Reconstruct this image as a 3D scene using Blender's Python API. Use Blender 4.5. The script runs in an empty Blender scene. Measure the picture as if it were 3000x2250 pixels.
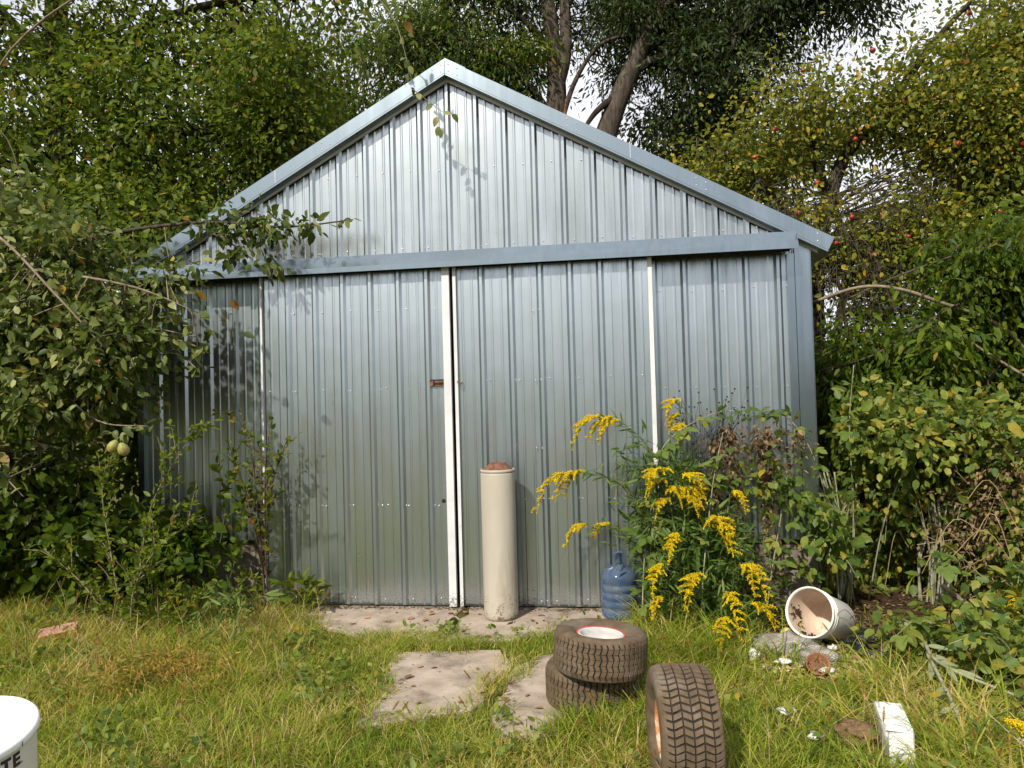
import bpy, math, random
import numpy as np
from mathutils import Vector, Matrix, noise as mnoise

random.seed(7)
RNG = np.random.default_rng(11)
R = math.radians
S = bpy.context.scene
COL = S.collection

# ------------------------------------------------------------------ camera
cam_d = bpy.data.cameras.new("camera")
cam = bpy.data.objects.new("camera", cam_d)
COL.objects.link(cam)
cam_d.sensor_width = 36.0
cam_d.lens = 36.0 * 2162.3 / 3000.0
cam_d.clip_start = 0.05
cam_d.clip_end = 600
S.camera = cam
_yaw, _pitch, _roll = -0.1364, 0.02535, -0.0272
_f = Vector((math.sin(_yaw) * math.cos(_pitch), math.cos(_yaw) * math.cos(_pitch), math.sin(_pitch)))
_r = Vector((math.cos(_yaw), -math.sin(_yaw), 0))
_u = _r.cross(_f)
_r2 = math.cos(_roll) * _r + math.sin(_roll) * _u
_u2 = -math.sin(_roll) * _r + math.cos(_roll) * _u
CAMP = Vector((1.2771, -5.7319, 1.5447))
cam.matrix_world = Matrix(((_r2.x, _u2.x, -_f.x, CAMP.x), (_r2.y, _u2.y, -_f.y, CAMP.y),
                           (_r2.z, _u2.z, -_f.z, CAMP.z), (0, 0, 0, 1)))

# ------------------------------------------------------------------ light
SUN = Vector((-0.28, -0.71, 0.64)).normalized()      # from the scene towards the sun
elev = math.asin(SUN.z)
world = bpy.data.worlds.new("World")
S.world = world
world.use_nodes = True
wn, wl = world.node_tree.nodes, world.node_tree.links
wn.clear()
w_out = wn.new("ShaderNodeOutputWorld")
w_bg = wn.new("ShaderNodeBackground")
w_bg.inputs["Strength"].default_value = 0.10
sky = wn.new("ShaderNodeTexSky")
sky.sky_type = "NISHITA"
sky.sun_disc = False
sky.sun_elevation = elev
sky.sun_rotation = math.atan2(SUN.x, SUN.y)
sky.air_density = 1.0
sky.dust_density = 1.5
w_tc = wn.new("ShaderNodeTexCoord")
w_map = wn.new("ShaderNodeMapping")
w_map.inputs["Scale"].default_value = (1, 1, 2.2)
w_no = wn.new("ShaderNodeTexNoise")
w_no.inputs["Scale"].default_value = 1.6
w_no.inputs["Detail"].default_value = 6
w_no.inputs["Roughness"].default_value = 0.55
w_rmp = wn.new("ShaderNodeValToRGB")
w_rmp.color_ramp.elements[0].position = 0.30
w_rmp.color_ramp.elements[0].color = (0.25, 0.25, 0.25, 1)
w_rmp.color_ramp.elements[1].position = 0.58
w_rmp.color_ramp.elements[1].color = (1, 1, 1, 1)
w_mix = wn.new("ShaderNodeMixRGB")
w_mix.inputs["Color2"].default_value = (10.2, 10.4, 11.0, 1)   # bright thin cloud
wl.new(w_tc.outputs["Generated"], w_map.inputs["Vector"])
wl.new(w_map.outputs["Vector"], w_no.inputs["Vector"])
wl.new(w_no.outputs["Fac"], w_rmp.inputs["Fac"])
wl.new(w_rmp.outputs["Color"], w_mix.inputs["Fac"])
wl.new(sky.outputs["Color"], w_mix.inputs["Color1"])
wl.new(w_mix.outputs["Color"], w_bg.inputs["Color"])
wl.new(w_bg.outputs["Background"], w_out.inputs["Surface"])

sun_d = bpy.data.lights.new("sun", "SUN")
sun_d.energy = 5.0
sun_d.angle = R(1.2)
sun_d.color = (1.0, 0.93, 0.80)
sun = bpy.data.objects.new("sun", sun_d)
COL.objects.link(sun)
sun.rotation_euler = (-SUN).to_track_quat("-Z", "Y").to_euler()
sun.location = SUN * 30

S.view_settings.view_transform = "Standard"
S.view_settings.look = "None"
S.view_settings.exposure = 0.06
S.view_settings.gamma = 1.0
S.view_settings.use_curve_mapping = False
S.render.engine = "CYCLES"
S.cycles.max_bounces = 8
S.cycles.diffuse_bounces = 3
S.cycles.transparent_max_bounces = 8
S.cycles.caustics_reflective = False
S.cycles.caustics_refractive = False
try:
    S.cycles.use_denoising = True
    S.cycles.denoiser = "OPENIMAGEDENOISE"
except Exception:
    pass

# ------------------------------------------------------------------ helpers: objects
def tag(o, label=None, cat=None, group=None, kind=None):
    if label: o["label"] = label
    if cat: o["category"] = cat
    if group: o["group"] = group
    if kind: o["kind"] = kind
    return o


def empty(name, loc, label, cat, group=None):
    o = bpy.data.objects.new(name, None)
    COL.objects.link(o)
    o.location = loc
    o.empty_display_size = 0.1
    return tag(o, label, cat, group)


def wloc(o):
    v = Vector((0, 0, 0))
    while o is not None:
        v += Vector(o.location)
        o = o.parent
    return v


def link(name, me, mat=None, parent=None, kind=None):
    o = bpy.data.objects.new(name, me)
    COL.objects.link(o)
    if mat is not None:
        for m in (mat if isinstance(mat, (list, tuple)) else [mat]):
            me.materials.append(m)
    if parent is not None:
        o.parent = parent
    if kind:
        o["kind"] = kind
    return o


def tri_mesh(name, V, F, tint=None, smooth=False):
    """fast mesh from an (n,3) vertex array and an (m,3) triangle array"""
    V = np.ascontiguousarray(V, dtype=np.float32)
    F = np.ascontiguousarray(F, dtype=np.int32)
    me = bpy.data.meshes.new(name)
    me.vertices.add(len(V))
    me.vertices.foreach_set("co", V.ravel())
    me.loops.add(F.size)
    me.loops.foreach_set("vertex_index", F.ravel())
    me.polygons.add(len(F))
    me.polygons.foreach_set("loop_start", np.arange(0, F.size, 3, dtype=np.int32))
    if smooth:
        me.polygons.foreach_set("use_smooth", np.ones(len(F), dtype=bool))
    if tint is not None:
        a = me.attributes.new("tint", "FLOAT", "FACE")
        a.data.foreach_set("value", np.ascontiguousarray(tint, dtype=np.float32))
    me.update(calc_edges=True)
    return me


class MB:
    """collects polygons for ONE mesh"""
    def __init__(self):
        self.v, self.f, self.sm, self.mi = [], [], [], []

    def add(self, vs, fs, smooth=False, mi=0):
        b = len(self.v)
        self.v += [tuple(p) for p in vs]
        for f in fs:
            self.f.append(tuple(i + b for i in f))
            self.sm.append(smooth)
            self.mi.append(mi)

    def box(self, x0, x1, y0, y1, z0, z1, mi=0):
        vs = [(x, y, z) for x in (x0, x1) for y in (y0, y1) for z in (z0, z1)]
        self.add(vs, [(0, 1, 3, 2), (4, 6, 7, 5), (0, 4, 5, 1), (2, 3, 7, 6), (0, 2, 6, 4), (1, 5, 7, 3)], False, mi)

    def prism(self, poly, y0, y1, mi=0):
        """polygon in (x,z) extruded from y0 to y1"""
        n = len(poly)
        vs = [(x, y0, z) for x, z in poly] + [(x, y1, z) for x, z in poly]
        fs = [tuple(range(n)), tuple(range(2 * n - 1, n - 1, -1))]
        fs += [(i, i + n, (i + 1) % n + n, (i + 1) % n) for i in range(n)]
        self.add(vs, fs, False, mi)

    def lathe(self, prof, seg=32, mi=0, smooth=True, close=False, M=None):
        vs, n = [], len(prof)
        for k in range(seg):
            a = 2 * math.pi * k / seg
            for r, z in prof:
                vs.append((r * math.cos(a), r * math.sin(a), z))
        fs = []
        for k in range(seg):
            k2 = (k + 1) % seg
            for i in range(n - 1 + (1 if close else 0)):
                j = (i + 1) % n
                fs.append((k * n + i, k2 * n + i, k2 * n + j, k * n + j))
        if M is not None:
            vs = [M @ Vector(p) for p in vs]
        self.add(vs, fs, smooth, mi)

    def tube(self, pts, rad, seg=6, mi=0, smooth=True, caps=True):
        pts = [Vector(p) for p in pts]
        n = len(pts)
        if not isinstance(rad, (list, tuple)):
            rad = [rad] * n
        vs, fs = [], []
        ref = None
        for i, p in enumerate(pts):
            t = (pts[min(i + 1, n - 1)] - pts[max(i - 1, 0)])
            t = t.normalized() if t.length > 1e-9 else Vector((0, 0, 1))
            if ref is None:
                ref = t.orthogonal().normalized()
            a = (ref - t * ref.dot(t))
            a = a.normalized() if a.length > 1e-6 else t.orthogonal().normalized()
            ref = a
            b = t.cross(a)
            for k in range(seg):
                an = 2 * math.pi * k / seg
                vs.append(p + (a * math.cos(an) + b * math.sin(an)) * rad[i])
        for i in range(n - 1):
            for k in range(seg):
                k2 = (k + 1) % seg
                fs.append((i * seg + k, i * seg + k2, (i + 1) * seg + k2, (i + 1) * seg + k))
        if caps:
            fs.append(tuple(range(seg - 1, -1, -1)))
            fs.append(tuple((n - 1) * seg + k for k in range(seg)))
        self.add(vs, fs, smooth, mi)

    def mesh(self, name, off=None):
        me = bpy.data.meshes.new(name)
        vs = self.v if off is None else [(x - off[0], y - off[1], z - off[2]) for x, y, z in self.v]
        me.from_pydata(vs, [], self.f)
        me.polygons.foreach_set("use_smooth", self.sm)
        me.polygons.foreach_set("material_index", self.mi)
        me.update()
        return me

    def build(self, name, mat, parent=None, kind=None, world=True):
        """vertices given in world space (world=True) or in the parent's space"""
        off = wloc(parent) if (parent is not None and world) else None
        return link(name, self.mesh(name, off), mat, parent, kind)


def spline(pts, n=8):
    """Catmull-Rom through points"""
    P = [Vector(p) for p in pts]
    P = [P[0] * 2 - P[1]] + P + [P[-1] * 2 - P[-2]]
    out = []
    for i in range(1, len(P) - 2):
        for k in range(n):
            t = k / n
            a, b, c, d = P[i - 1], P[i], P[i + 1], P[i + 2]
            out.append(0.5 * ((2 * b) + (c - a) * t + (2 * a - 5 * b + 4 * c - d) * t * t + (3 * b - a - 3 * c + d) * t ** 3))
    out.append(P[-2])
    return out


def taper(r0, r1, n):
    return [r0 + (r1 - r0) * i / max(n - 1, 1) for i in range(n)]


# ------------------------------------------------------------------ helpers: materials
def nt(name):
    m = bpy.data.materials.new(name)
    m.use_nodes = True
    t = m.node_tree
    t.nodes.clear()
    out = t.nodes.new("ShaderNodeOutputMaterial")
    return m, t.nodes, t.links, out


def ramp(nodes, stops):
    r = nodes.new("ShaderNodeValToRGB")
    e = r.color_ramp.elements
    while len(e) < len(stops):
        e.new(0.5)
    for i, (p, c) in enumerate(stops):
        e[i].position = p
        e[i].color = (c[0], c[1], c[2], 1)
    return r


def noise_node(nodes, links, scale, detail=4, rough=0.55, vec=None, stretch=None, coord="Object"):
    n = nodes.new("ShaderNodeTexNoise")
    n.inputs["Scale"].default_value = scale
    n.inputs["Detail"].default_value = detail
    n.inputs["Roughness"].default_value = rough
    tc = nodes.new("ShaderNodeTexCoord")
    src = tc.outputs[coord]
    if stretch:
        mp = nodes.new("ShaderNodeMapping")
        mp.inputs["Scale"].default_value = stretch
        links.new(src, mp.inputs["Vector"])
        src = mp.outputs["Vector"]
    links.new(src, n.inputs["Vector"])
    return n


def mat_noise(name, c0, c1, scale=8, rough=0.8, spec=0.3, bump=0.3, bscale=40, metallic=0, detail=6, stretch=None,
              lo=0.35, hi=0.65, c2=None, s2=2.0, t2=(0.55, 0.62), bdist=0.01):
    m, N, L, out = nt(name)
    b = N.new("ShaderNodeBsdfPrincipled")
    b.inputs["Roughness"].default_value = rough
    b.inputs["Metallic"].default_value = metallic
    b.inputs["Specular IOR Level"].default_value = spec
    n = noise_node(N, L, scale, detail, 0.6, stretch=stretch)
    r = ramp(N, [(lo, c0), (hi, c1)])
    L.new(n.outputs["Fac"], r.inputs["Fac"])
    col = r.outputs["Color"]
    if c2 is not None:
        n2 = noise_node(N, L, s2, 8, 0.65, stretch=stretch)
        r2 = ramp(N, [(t2[0], (0, 0, 0)), (t2[1], (1, 1, 1))])
        L.new(n2.outputs["Fac"], r2.inputs["Fac"])
        mx = N.new("ShaderNodeMixRGB")
        L.new(r2.outputs["Color"], mx.inputs["Fac"])
        L.new(col, mx.inputs["Color1"])
        mx.inputs["Color2"].default_value = (*c2, 1)
        col = mx.outputs["Color"]
    L.new(col, b.inputs["Base Color"])
    if bump:
        nb = noise_node(N, L, bscale, 5, 0.6, stretch=stretch)
        bp = N.new("ShaderNodeBump")
        bp.inputs["Strength"].default_value = bump
        bp.inputs["Distance"].default_value = bdist
        L.new(nb.outputs["Fac"], bp.inputs["Height"])
        L.new(bp.outputs["Normal"], b.inputs["Normal"])
    L.new(b.outputs["BSDF"], out.inputs["Surface"])
    return m


def mat_leaf(name, stops, trans=0.35, rough=0.45, spec=0.22, objrand=False, tcol=(0.30, 0.36, 0.05)):
    """leaf surface: colour by the leaf's own tint, light shines through it"""
    m, N, L, out = nt(name)
    if objrand:
        a = N.new("ShaderNodeObjectInfo")
        fac = a.outputs["Random"]
    else:
        a = N.new("ShaderNodeAttribute")
        a.attribute_name = "tint"
        fac = a.outputs["Fac"]
    r = ramp(N, stops)
    L.new(fac, r.inputs["Fac"])
    n = noise_node(N, L, 30, 3)
    hs = N.new("ShaderNodeHueSaturation")
    mr = N.new("ShaderNodeMapRange")
    mr.inputs["From Min"].default_value = 0.3
    mr.inputs["From Max"].default_value = 0.7
    mr.inputs["To Min"].default_value = 0.8
    mr.inputs["To Max"].default_value = 1.2
    L.new(n.outputs["Fac"], mr.inputs["Value"])
    L.new(mr.outputs["Result"], hs.inputs["Value"])
    L.new(r.outputs["Color"], hs.inputs["Color"])
    b = N.new("ShaderNodeBsdfPrincipled")
    b.inputs["Roughness"].default_value = rough
    b.inputs["Specular IOR Level"].default_value = spec
    L.new(hs.outputs["Color"], b.inputs["Base Color"])
    t = N.new("ShaderNodeBsdfTranslucent")
    mx = N.new("ShaderNodeMixRGB")
    mx.blend_type = "ADD"
    mx.inputs["Fac"].default_value = 0.25
    L.new(hs.outputs["Color"], mx.inputs["Color1"])
    mx.inputs["Color2"].default_value = (*tcol, 1)
    L.new(mx.outputs["Color"], t.inputs["Color"])
    ms = N.new("ShaderNodeMixShader")
    ms.inputs["Fac"].default_value = trans
    L.new(b.outputs["BSDF"], ms.inputs[1])
    L.new(t.outputs["BSDF"], ms.inputs[2])
    L.new(ms.outputs["Shader"], out.inputs["Surface"])
    return m


def mat_metal(name, c0, c1, r0, r1, dirt=True, wave=0.25):
    """weathered galvanised steel: streaky, slightly wavy, with splashes near the ground"""
    m, N, L, out = nt(name)
    b = N.new("ShaderNodeBsdfPrincipled")
    b.inputs["Metallic"].default_value = 0.97
    st = noise_node(N, L, 9, 4, 0.5, stretch=(2.0, 2.0, 0.10))
    cl = noise_node(N, L, 2.2, 5, 0.6, stretch=(1.6, 1, 0.7))
    ad = N.new("ShaderNodeMath")
    ad.operation = "ADD"
    L.new(st.outputs["Fac"], ad.inputs[0])
    L.new(cl.outputs["Fac"], ad.inputs[1])
    hv = N.new("ShaderNodeMath")
    hv.operation = "MULTIPLY"
    hv.inputs[1].default_value = 0.5
    L.new(ad.outputs[0], hv.inputs[0])
    r = ramp(N, [(0.34, c0), (0.64, c1)])
    L.new(hv.outputs[0], r.inputs["Fac"])
    # spangle
    vo = N.new("ShaderNodeTexVoronoi")
    vo.inputs["Scale"].default_value = 130
    tc = N.new("ShaderNodeTexCoord")
    L.new(tc.outputs["Object"], vo.inputs["Vector"])
    mxs = N.new("ShaderNodeMixRGB")
    mxs.blend_type = "OVERLAY"
    mxs.inputs["Fac"].default_value = 0.10
    L.new(r.outputs["Color"], mxs.inputs["Color1"])
    L.new(vo.outputs["Color"], mxs.inputs["Color2"])
    bw = N.new("ShaderNodeRGBToBW")
    L.new(mxs.outputs["Color"], bw.inputs["Color"])
    mxg = N.new("ShaderNodeMixRGB")
    mxg.inputs["Fac"].default_value = 0.2
    L.new(r.outputs["Color"], mxg.inputs["Color1"])
    L.new(bw.outputs["Val"], mxg.inputs["Color2"])
    col = mxg.outputs["Color"]
    rr = N.new("ShaderNodeMapRange")
    rr.inputs["From Min"].default_value = 0.35
    rr.inputs["From Max"].default_value = 0.65
    rr.inputs["To Min"].default_value = r1
    rr.inputs["To Max"].default_value = r0
    L.new(hv.outputs[0], rr.inputs["Value"])
    rough = rr.outputs["Result"]
    if dirt:
        sp = N.new("ShaderNodeSeparateXYZ")
        L.new(tc.outputs["Object"], sp.inputs["Vector"])
        dn = noise_node(N, L, 70, 6, 0.75)
        h = N.new("ShaderNodeMapRange")            # mud splashes thin out with height
        h.inputs["From Min"].default_value = 0.0
        h.inputs["From Max"].default_value = 0.40
        h.inputs["To Min"].default_value = 0.46
        h.inputs["To Max"].default_value = 0.74
        L.new(sp.outputs["Z"], h.inputs["Value"])
        df = N.new("ShaderNodeMath")
        df.operation = "SUBTRACT"
        L.new(dn.outputs["Fac"], df.inputs[0])
        L.new(h.outputs["Result"], df.inputs[1])
        dr = N.new("ShaderNodeMapRange")
        dr.inputs["From Min"].default_value = 0.0
        dr.inputs["From Max"].default_value = 0.12
        L.new(df.outputs[0], dr.inputs["Value"])
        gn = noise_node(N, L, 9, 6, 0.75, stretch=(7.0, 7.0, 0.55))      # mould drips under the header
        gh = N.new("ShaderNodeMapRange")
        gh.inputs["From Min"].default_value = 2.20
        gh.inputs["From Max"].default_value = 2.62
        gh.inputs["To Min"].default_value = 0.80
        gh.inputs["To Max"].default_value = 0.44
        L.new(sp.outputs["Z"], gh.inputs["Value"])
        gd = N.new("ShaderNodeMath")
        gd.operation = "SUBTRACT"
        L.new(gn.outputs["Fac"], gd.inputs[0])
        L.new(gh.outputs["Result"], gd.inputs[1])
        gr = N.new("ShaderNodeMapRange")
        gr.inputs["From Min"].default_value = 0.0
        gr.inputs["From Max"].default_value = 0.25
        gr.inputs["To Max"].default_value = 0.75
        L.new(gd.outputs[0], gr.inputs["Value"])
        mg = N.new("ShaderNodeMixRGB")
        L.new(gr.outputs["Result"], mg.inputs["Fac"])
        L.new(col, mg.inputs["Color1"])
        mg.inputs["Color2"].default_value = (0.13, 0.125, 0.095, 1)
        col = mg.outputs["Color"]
        mx = N.new("ShaderNodeMixRGB")
        L.new(dr.outputs["Result"], mx.inputs["Fac"])
        L.new(col, mx.inputs["Color1"])
        mx.inputs["Color2"].default_value = (0.10, 0.085, 0.065, 1)
        col = mx.outputs["Color"]
        mt = N.new("ShaderNodeMapRange")
        mt.inputs["To Min"].default_value = 0.97
        mt.inputs["To Max"].default_value = 0.1
        L.new(dr.outputs["Result"], mt.inputs["Value"])
        L.new(mt.outputs["Result"], b.inputs["Metallic"])
    L.new(col, b.inputs["Base Color"])
    L.new(rough, b.inputs["Roughness"])
    nb = noise_node(N, L, 2.6, 2, 0.5, stretch=(1.5, 1, 0.6))
    bp = N.new("ShaderNodeBump")
    bp.inputs["Strength"].default_value = wave
    bp.inputs["Distance"].default_value = 0.02
    L.new(nb.outputs["Fac"], bp.inputs["Height"])
    L.new(bp.outputs["Normal"], b.inputs["Normal"])
    L.new(b.outputs["BSDF"], out.inputs["Surface"])
    return m


G_DARK, G_MID, G_LITE = (0.034, 0.070, 0.006), (0.098, 0.148, 0.010), (0.200, 0.240, 0.022)
YEL, BRN = (0.34, 0.25, 0.025), (0.24, 0.10, 0.025)
M = {}
M["steel"] = mat_metal("galvanised_steel", (0.36, 0.435, 0.475), (0.51, 0.585, 0.625), 0.27, 0.37)
M["steel_gable"] = mat_metal("galvanised_steel_gable", (0.29, 0.335, 0.35), (0.55, 0.595, 0.61), 0.21, 0.30, dirt=False, wave=0.2)
M["trim"] = mat_metal("steel_trim", (0.22, 0.285, 0.33), (0.30, 0.375, 0.42), 0.20, 0.28, dirt=False, wave=0.05)
M["white_trim"] = mat_noise("white_painted_trim", (0.54, 0.55, 0.56), (0.64, 0.65, 0.67), 5, 0.45, 0.4, 0.1, 60,
                            c2=(0.32, 0.30, 0.26), s2=9, t2=(0.66, 0.75))
M["rust"] = mat_noise("rusty_iron", (0.12, 0.055, 0.036), (0.24, 0.115, 0.075), 22, 0.85, 0.2, 0.6, 70, c2=(0.09, 0.04, 0.025), s2=30)
M["dark"] = mat_noise("dark_timber_and_interior", (0.012, 0.011, 0.010), (0.03, 0.026, 0.022), 12, 0.9)  # also colours the sheet that stands for the unlit shed interior
M["block"] = mat_noise("concrete_block", (0.15, 0.125, 0.10), (0.25, 0.215, 0.18), 9, 0.95, 0.1, 0.5, 90, c2=(0.07, 0.06, 0.045), s2=3)
M["concrete"] = mat_noise("weathered_concrete", (0.30, 0.24, 0.19), (0.46, 0.38, 0.315), 5, 0.92, 0.15, 0.45, 110,
                          c2=(0.17, 0.14, 0.11), s2=3.2, t2=(0.52, 0.66), bdist=0.006)
M["tank"] = mat_noise("beige_tank", (0.37, 0.335, 0.275), (0.46, 0.425, 0.36), 3, 0.5, 0.35, 0.06, 50, stretch=(1, 1, 0.25),
                      c2=(0.27, 0.215, 0.15), s2=4.5, t2=(0.54, 0.74))
M["bucket"] = mat_noise("white_bucket", (0.66, 0.63, 0.57), (0.76, 0.74, 0.69), 5, 0.42, 0.4, 0.05, 30,
                        c2=(0.30, 0.24, 0.17), s2=9, t2=(0.66, 0.74))
M["bucket_in"] = mat_noise("bucket_stain", (0.50, 0.37, 0.27), (0.62, 0.52, 0.42), 6, 0.5, 0.3, 0.05, 30, c2=(0.36, 0.19, 0.09), s2=7, t2=(0.62, 0.72))
M["lid"] = mat_noise("white_lid", (0.80, 0.80, 0.78), (0.84, 0.84, 0.83), 4, 0.45, 0.4, 0.03, 40)
M["ink"] = mat_noise("black_print", (0.03, 0.025, 0.03), (0.05, 0.04, 0.045), 40, 0.6)
M["rubber"] = mat_noise("old_rubber", (0.086, 0.060, 0.036), (0.145, 0.104, 0.066), 16, 0.82, 0.25, 0.25, 90, c2=(0.17, 0.145, 0.115), s2=5, t2=(0.54, 0.70))
M["rubber_dark"] = mat_noise("rubber_groove", (0.016, 0.014, 0.012), (0.045, 0.036, 0.028), 30, 0.9, 0.15, 0.3, 90)
M["rim_white"] = mat_noise("white_wheel_rim", (0.40, 0.38, 0.36), (0.54, 0.53, 0.51), 6, 0.38, 0.45, 0.05, 40, c2=(0.30, 0.16, 0.09), s2=8, t2=(0.66, 0.73))
M["rim_rust"] = mat_noise("rusted_wheel_rim", (0.38, 0.13, 0.04), (0.62, 0.36, 0.20), 12, 0.7, 0.3, 0.4, 60, c2=(0.74, 0.66, 0.56), s2=9, t2=(0.48, 0.56))
M["soil"] = mat_noise("bare_soil", (0.035, 0.022, 0.014), (0.095, 0.060, 0.038), 14, 1.0, 0.05, 0.9, 45, bdist=0.03)
M["ground"] = mat_noise("earth_under_grass", (0.070, 0.075, 0.016), (0.16, 0.135, 0.045), 7, 1.0, 0.05, 0.8, 40, bdist=0.03)
M["bark"] = mat_noise("grey_brown_bark", (0.045, 0.037, 0.029), (0.115, 0.093, 0.073), 18, 0.95, 0.1, 0.9, 30, stretch=(1, 1, 0.22), bdist=0.03)
M["bark_dark"] = mat_noise("dark_bark", (0.022, 0.017, 0.013), (0.055, 0.043, 0.033), 18, 0.95, 0.1, 0.9, 30, stretch=(1, 1, 0.25), bdist=0.03)
M["twig"] = mat_noise("pale_twig", (0.16, 0.125, 0.085), (0.28, 0.225, 0.16), 20, 0.9, 0.15, 0.3, 50)
M["cane"] = mat_noise("waxy_cane", (0.17, 0.175, 0.10), (0.34, 0.34, 0.24), 14, 0.75, 0.2, 0.1, 60)
M["straw"] = mat_noise("straw_stem", (0.28, 0.20, 0.09), (0.42, 0.32, 0.17), 14, 0.85, 0.15, 0.1, 60)
M["stem"] = mat_noise("green_stem", (0.06, 0.09, 0.02), (0.13, 0.15, 0.04), 20, 0.7, 0.2, 0.1, 60)
M["white_scrap"] = mat_noise("white_scrap", (0.50, 0.49, 0.46), (0.70, 0.70, 0.68), 8, 0.6, 0.3, 0.2, 40, c2=(0.28, 0.25, 0.20), s2=11, t2=(0.6, 0.7))
M["grey_fluff"] = mat_noise("grey_fibre", (0.26, 0.225, 0.19), (0.58, 0.54, 0.48), 14, 1.0, 0.05, 1.0, 60, c2=(0.07, 0.055, 0.045), s2=6, t2=(0.57, 0.66), bdist=0.03)
M["black_bag"] = mat_noise("black_plastic", (0.012, 0.012, 0.013), (0.022, 0.022, 0.024), 8, 0.25, 0.6, 0.6, 25, bdist=0.03)
M["pipe"] = mat_noise("black_pipe", (0.015, 0.015, 0.016), (0.03, 0.03, 0.032), 8, 0.4, 0.5, 0.05, 25)
M["ball"] = mat_noise("pale_yellow_skin", (0.50, 0.43, 0.12), (0.62, 0.56, 0.22), 7, 0.6, 0.3, 0.1, 30, c2=(0.34, 0.27, 0.08), s2=6)
M["pear"] = mat_noise("green_pear", (0.20, 0.21, 0.05), (0.32, 0.30, 0.08), 9, 0.5, 0.35, 0.1, 60, c2=(0.22, 0.18, 0.06), s2=9)
M["apple"] = mat_noise("red_apple", (0.22, 0.014, 0.012), (0.42, 0.045, 0.025), 9, 0.35, 0.5, 0.0, c2=(0.62, 0.30, 0.06), s2=8, t2=(0.56, 0.7))
M["clod"] = mat_noise("brown_clod", (0.14, 0.085, 0.045), (0.27, 0.18, 0.10), 18, 1.0, 0.05, 1.0, 40, bdist=0.03)
M["terracotta"] = mat_noise("rusty_can", (0.17, 0.07, 0.04), (0.30, 0.14, 0.085), 14, 0.8, 0.2, 0.3, 50)
M["pink"] = mat_noise("faded_pink_board", (0.42, 0.20, 0.18), (0.55, 0.32, 0.28), 8, 0.8, 0.2, 0.2, 40)
M["red"] = mat_noise("red_edge", (0.40, 0.05, 0.03), (0.52, 0.10, 0.06), 8, 0.7)
M["pale_board"] = mat_noise("pale_board", (0.40, 0.38, 0.33), (0.56, 0.54, 0.49), 8, 0.85, 0.15, 0.3, 40)
M["blue_plastic"] = mat_noise("blue_label", (0.02, 0.09, 0.28), (0.03, 0.14, 0.40), 6, 0.35, 0.5, 0.0)
M["dead_leaf"] = mat_leaf("dead_leaf", [(0.0, (0.16, 0.080, 0.045)), (0.5, (0.31, 0.18, 0.11)), (0.85, (0.44, 0.29, 0.20)), (1.0, (0.48, 0.19, 0.05))], 0.25, 0.8, 0.1, objrand=True)
M["screw"] = mat_noise("screw_head", (0.55, 0.56, 0.56), (0.70, 0.71, 0.71), 30, 0.35, 0.5, 0.0, metallic=0.6)


def splashes(mat, ztop, col, t0=0.45, t1=0.78, scale=60):
    """mud specks that thin out with height"""
    N, L = mat.node_tree.nodes, mat.node_tree.links
    b = next(n for n in N if n.type == "BSDF_PRINCIPLED")
    src = b.inputs["Base Color"].links[0].from_socket
    tc = N.new("ShaderNodeTexCoord")
    sp = N.new("ShaderNodeSeparateXYZ")
    L.new(tc.outputs["Object"], sp.inputs["Vector"])
    n = noise_node(N, L, scale, 7, 0.78)
    h = N.new("ShaderNodeMapRange")
    h.inputs["From Max"].default_value = ztop
    h.inputs["To Min"].default_value = t0
    h.inputs["To Max"].default_value = t1
    L.new(sp.outputs["Z"], h.inputs["Value"])
    d = N.new("ShaderNodeMath")
    d.operation = "SUBTRACT"
    L.new(n.outputs["Fac"], d.inputs[0])
    L.new(h.outputs["Result"], d.inputs[1])
    r = N.new("ShaderNodeMapRange")
    r.inputs["From Max"].default_value = 0.10
    L.new(d.outputs[0], r.inputs["Value"])
    mx = N.new("ShaderNodeMixRGB")
    L.new(r.outputs["Result"], mx.inputs["Fac"])
    L.new(src, mx.inputs["Color1"])
    mx.inputs["Color2"].default_value = (*col, 1)
    L.new(mx.outputs["Color"], b.inputs["Base Color"])


splashes(M["tank"], 0.45, (0.12, 0.095, 0.06), 0.47, 0.75, 26)
splashes(M["white_trim"], 0.30, (0.10, 0.09, 0.07))
# jug: tinted translucent plastic
m, N, L, out = nt("blue_tinted_plastic")
b = N.new("ShaderNodeBsdfPrincipled")
b.inputs["Roughness"].default_value = 0.12
b.inputs["Transmission Weight"].default_value = 0.84
b.inputs["IOR"].default_value = 1.22
_n = noise_node(N, L, 9, 5)
_rp = ramp(N, [(0.38, (0.26, 0.44, 0.86)), (0.64, (0.58, 0.72, 0.90))])
L.new(_n.outputs["Fac"], _rp.inputs["Fac"])
L.new(_rp.outputs["Color"], b.inputs["Base Color"])
L.new(b.outputs["BSDF"], out.inputs["Surface"])
M["jug"] = m

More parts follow.
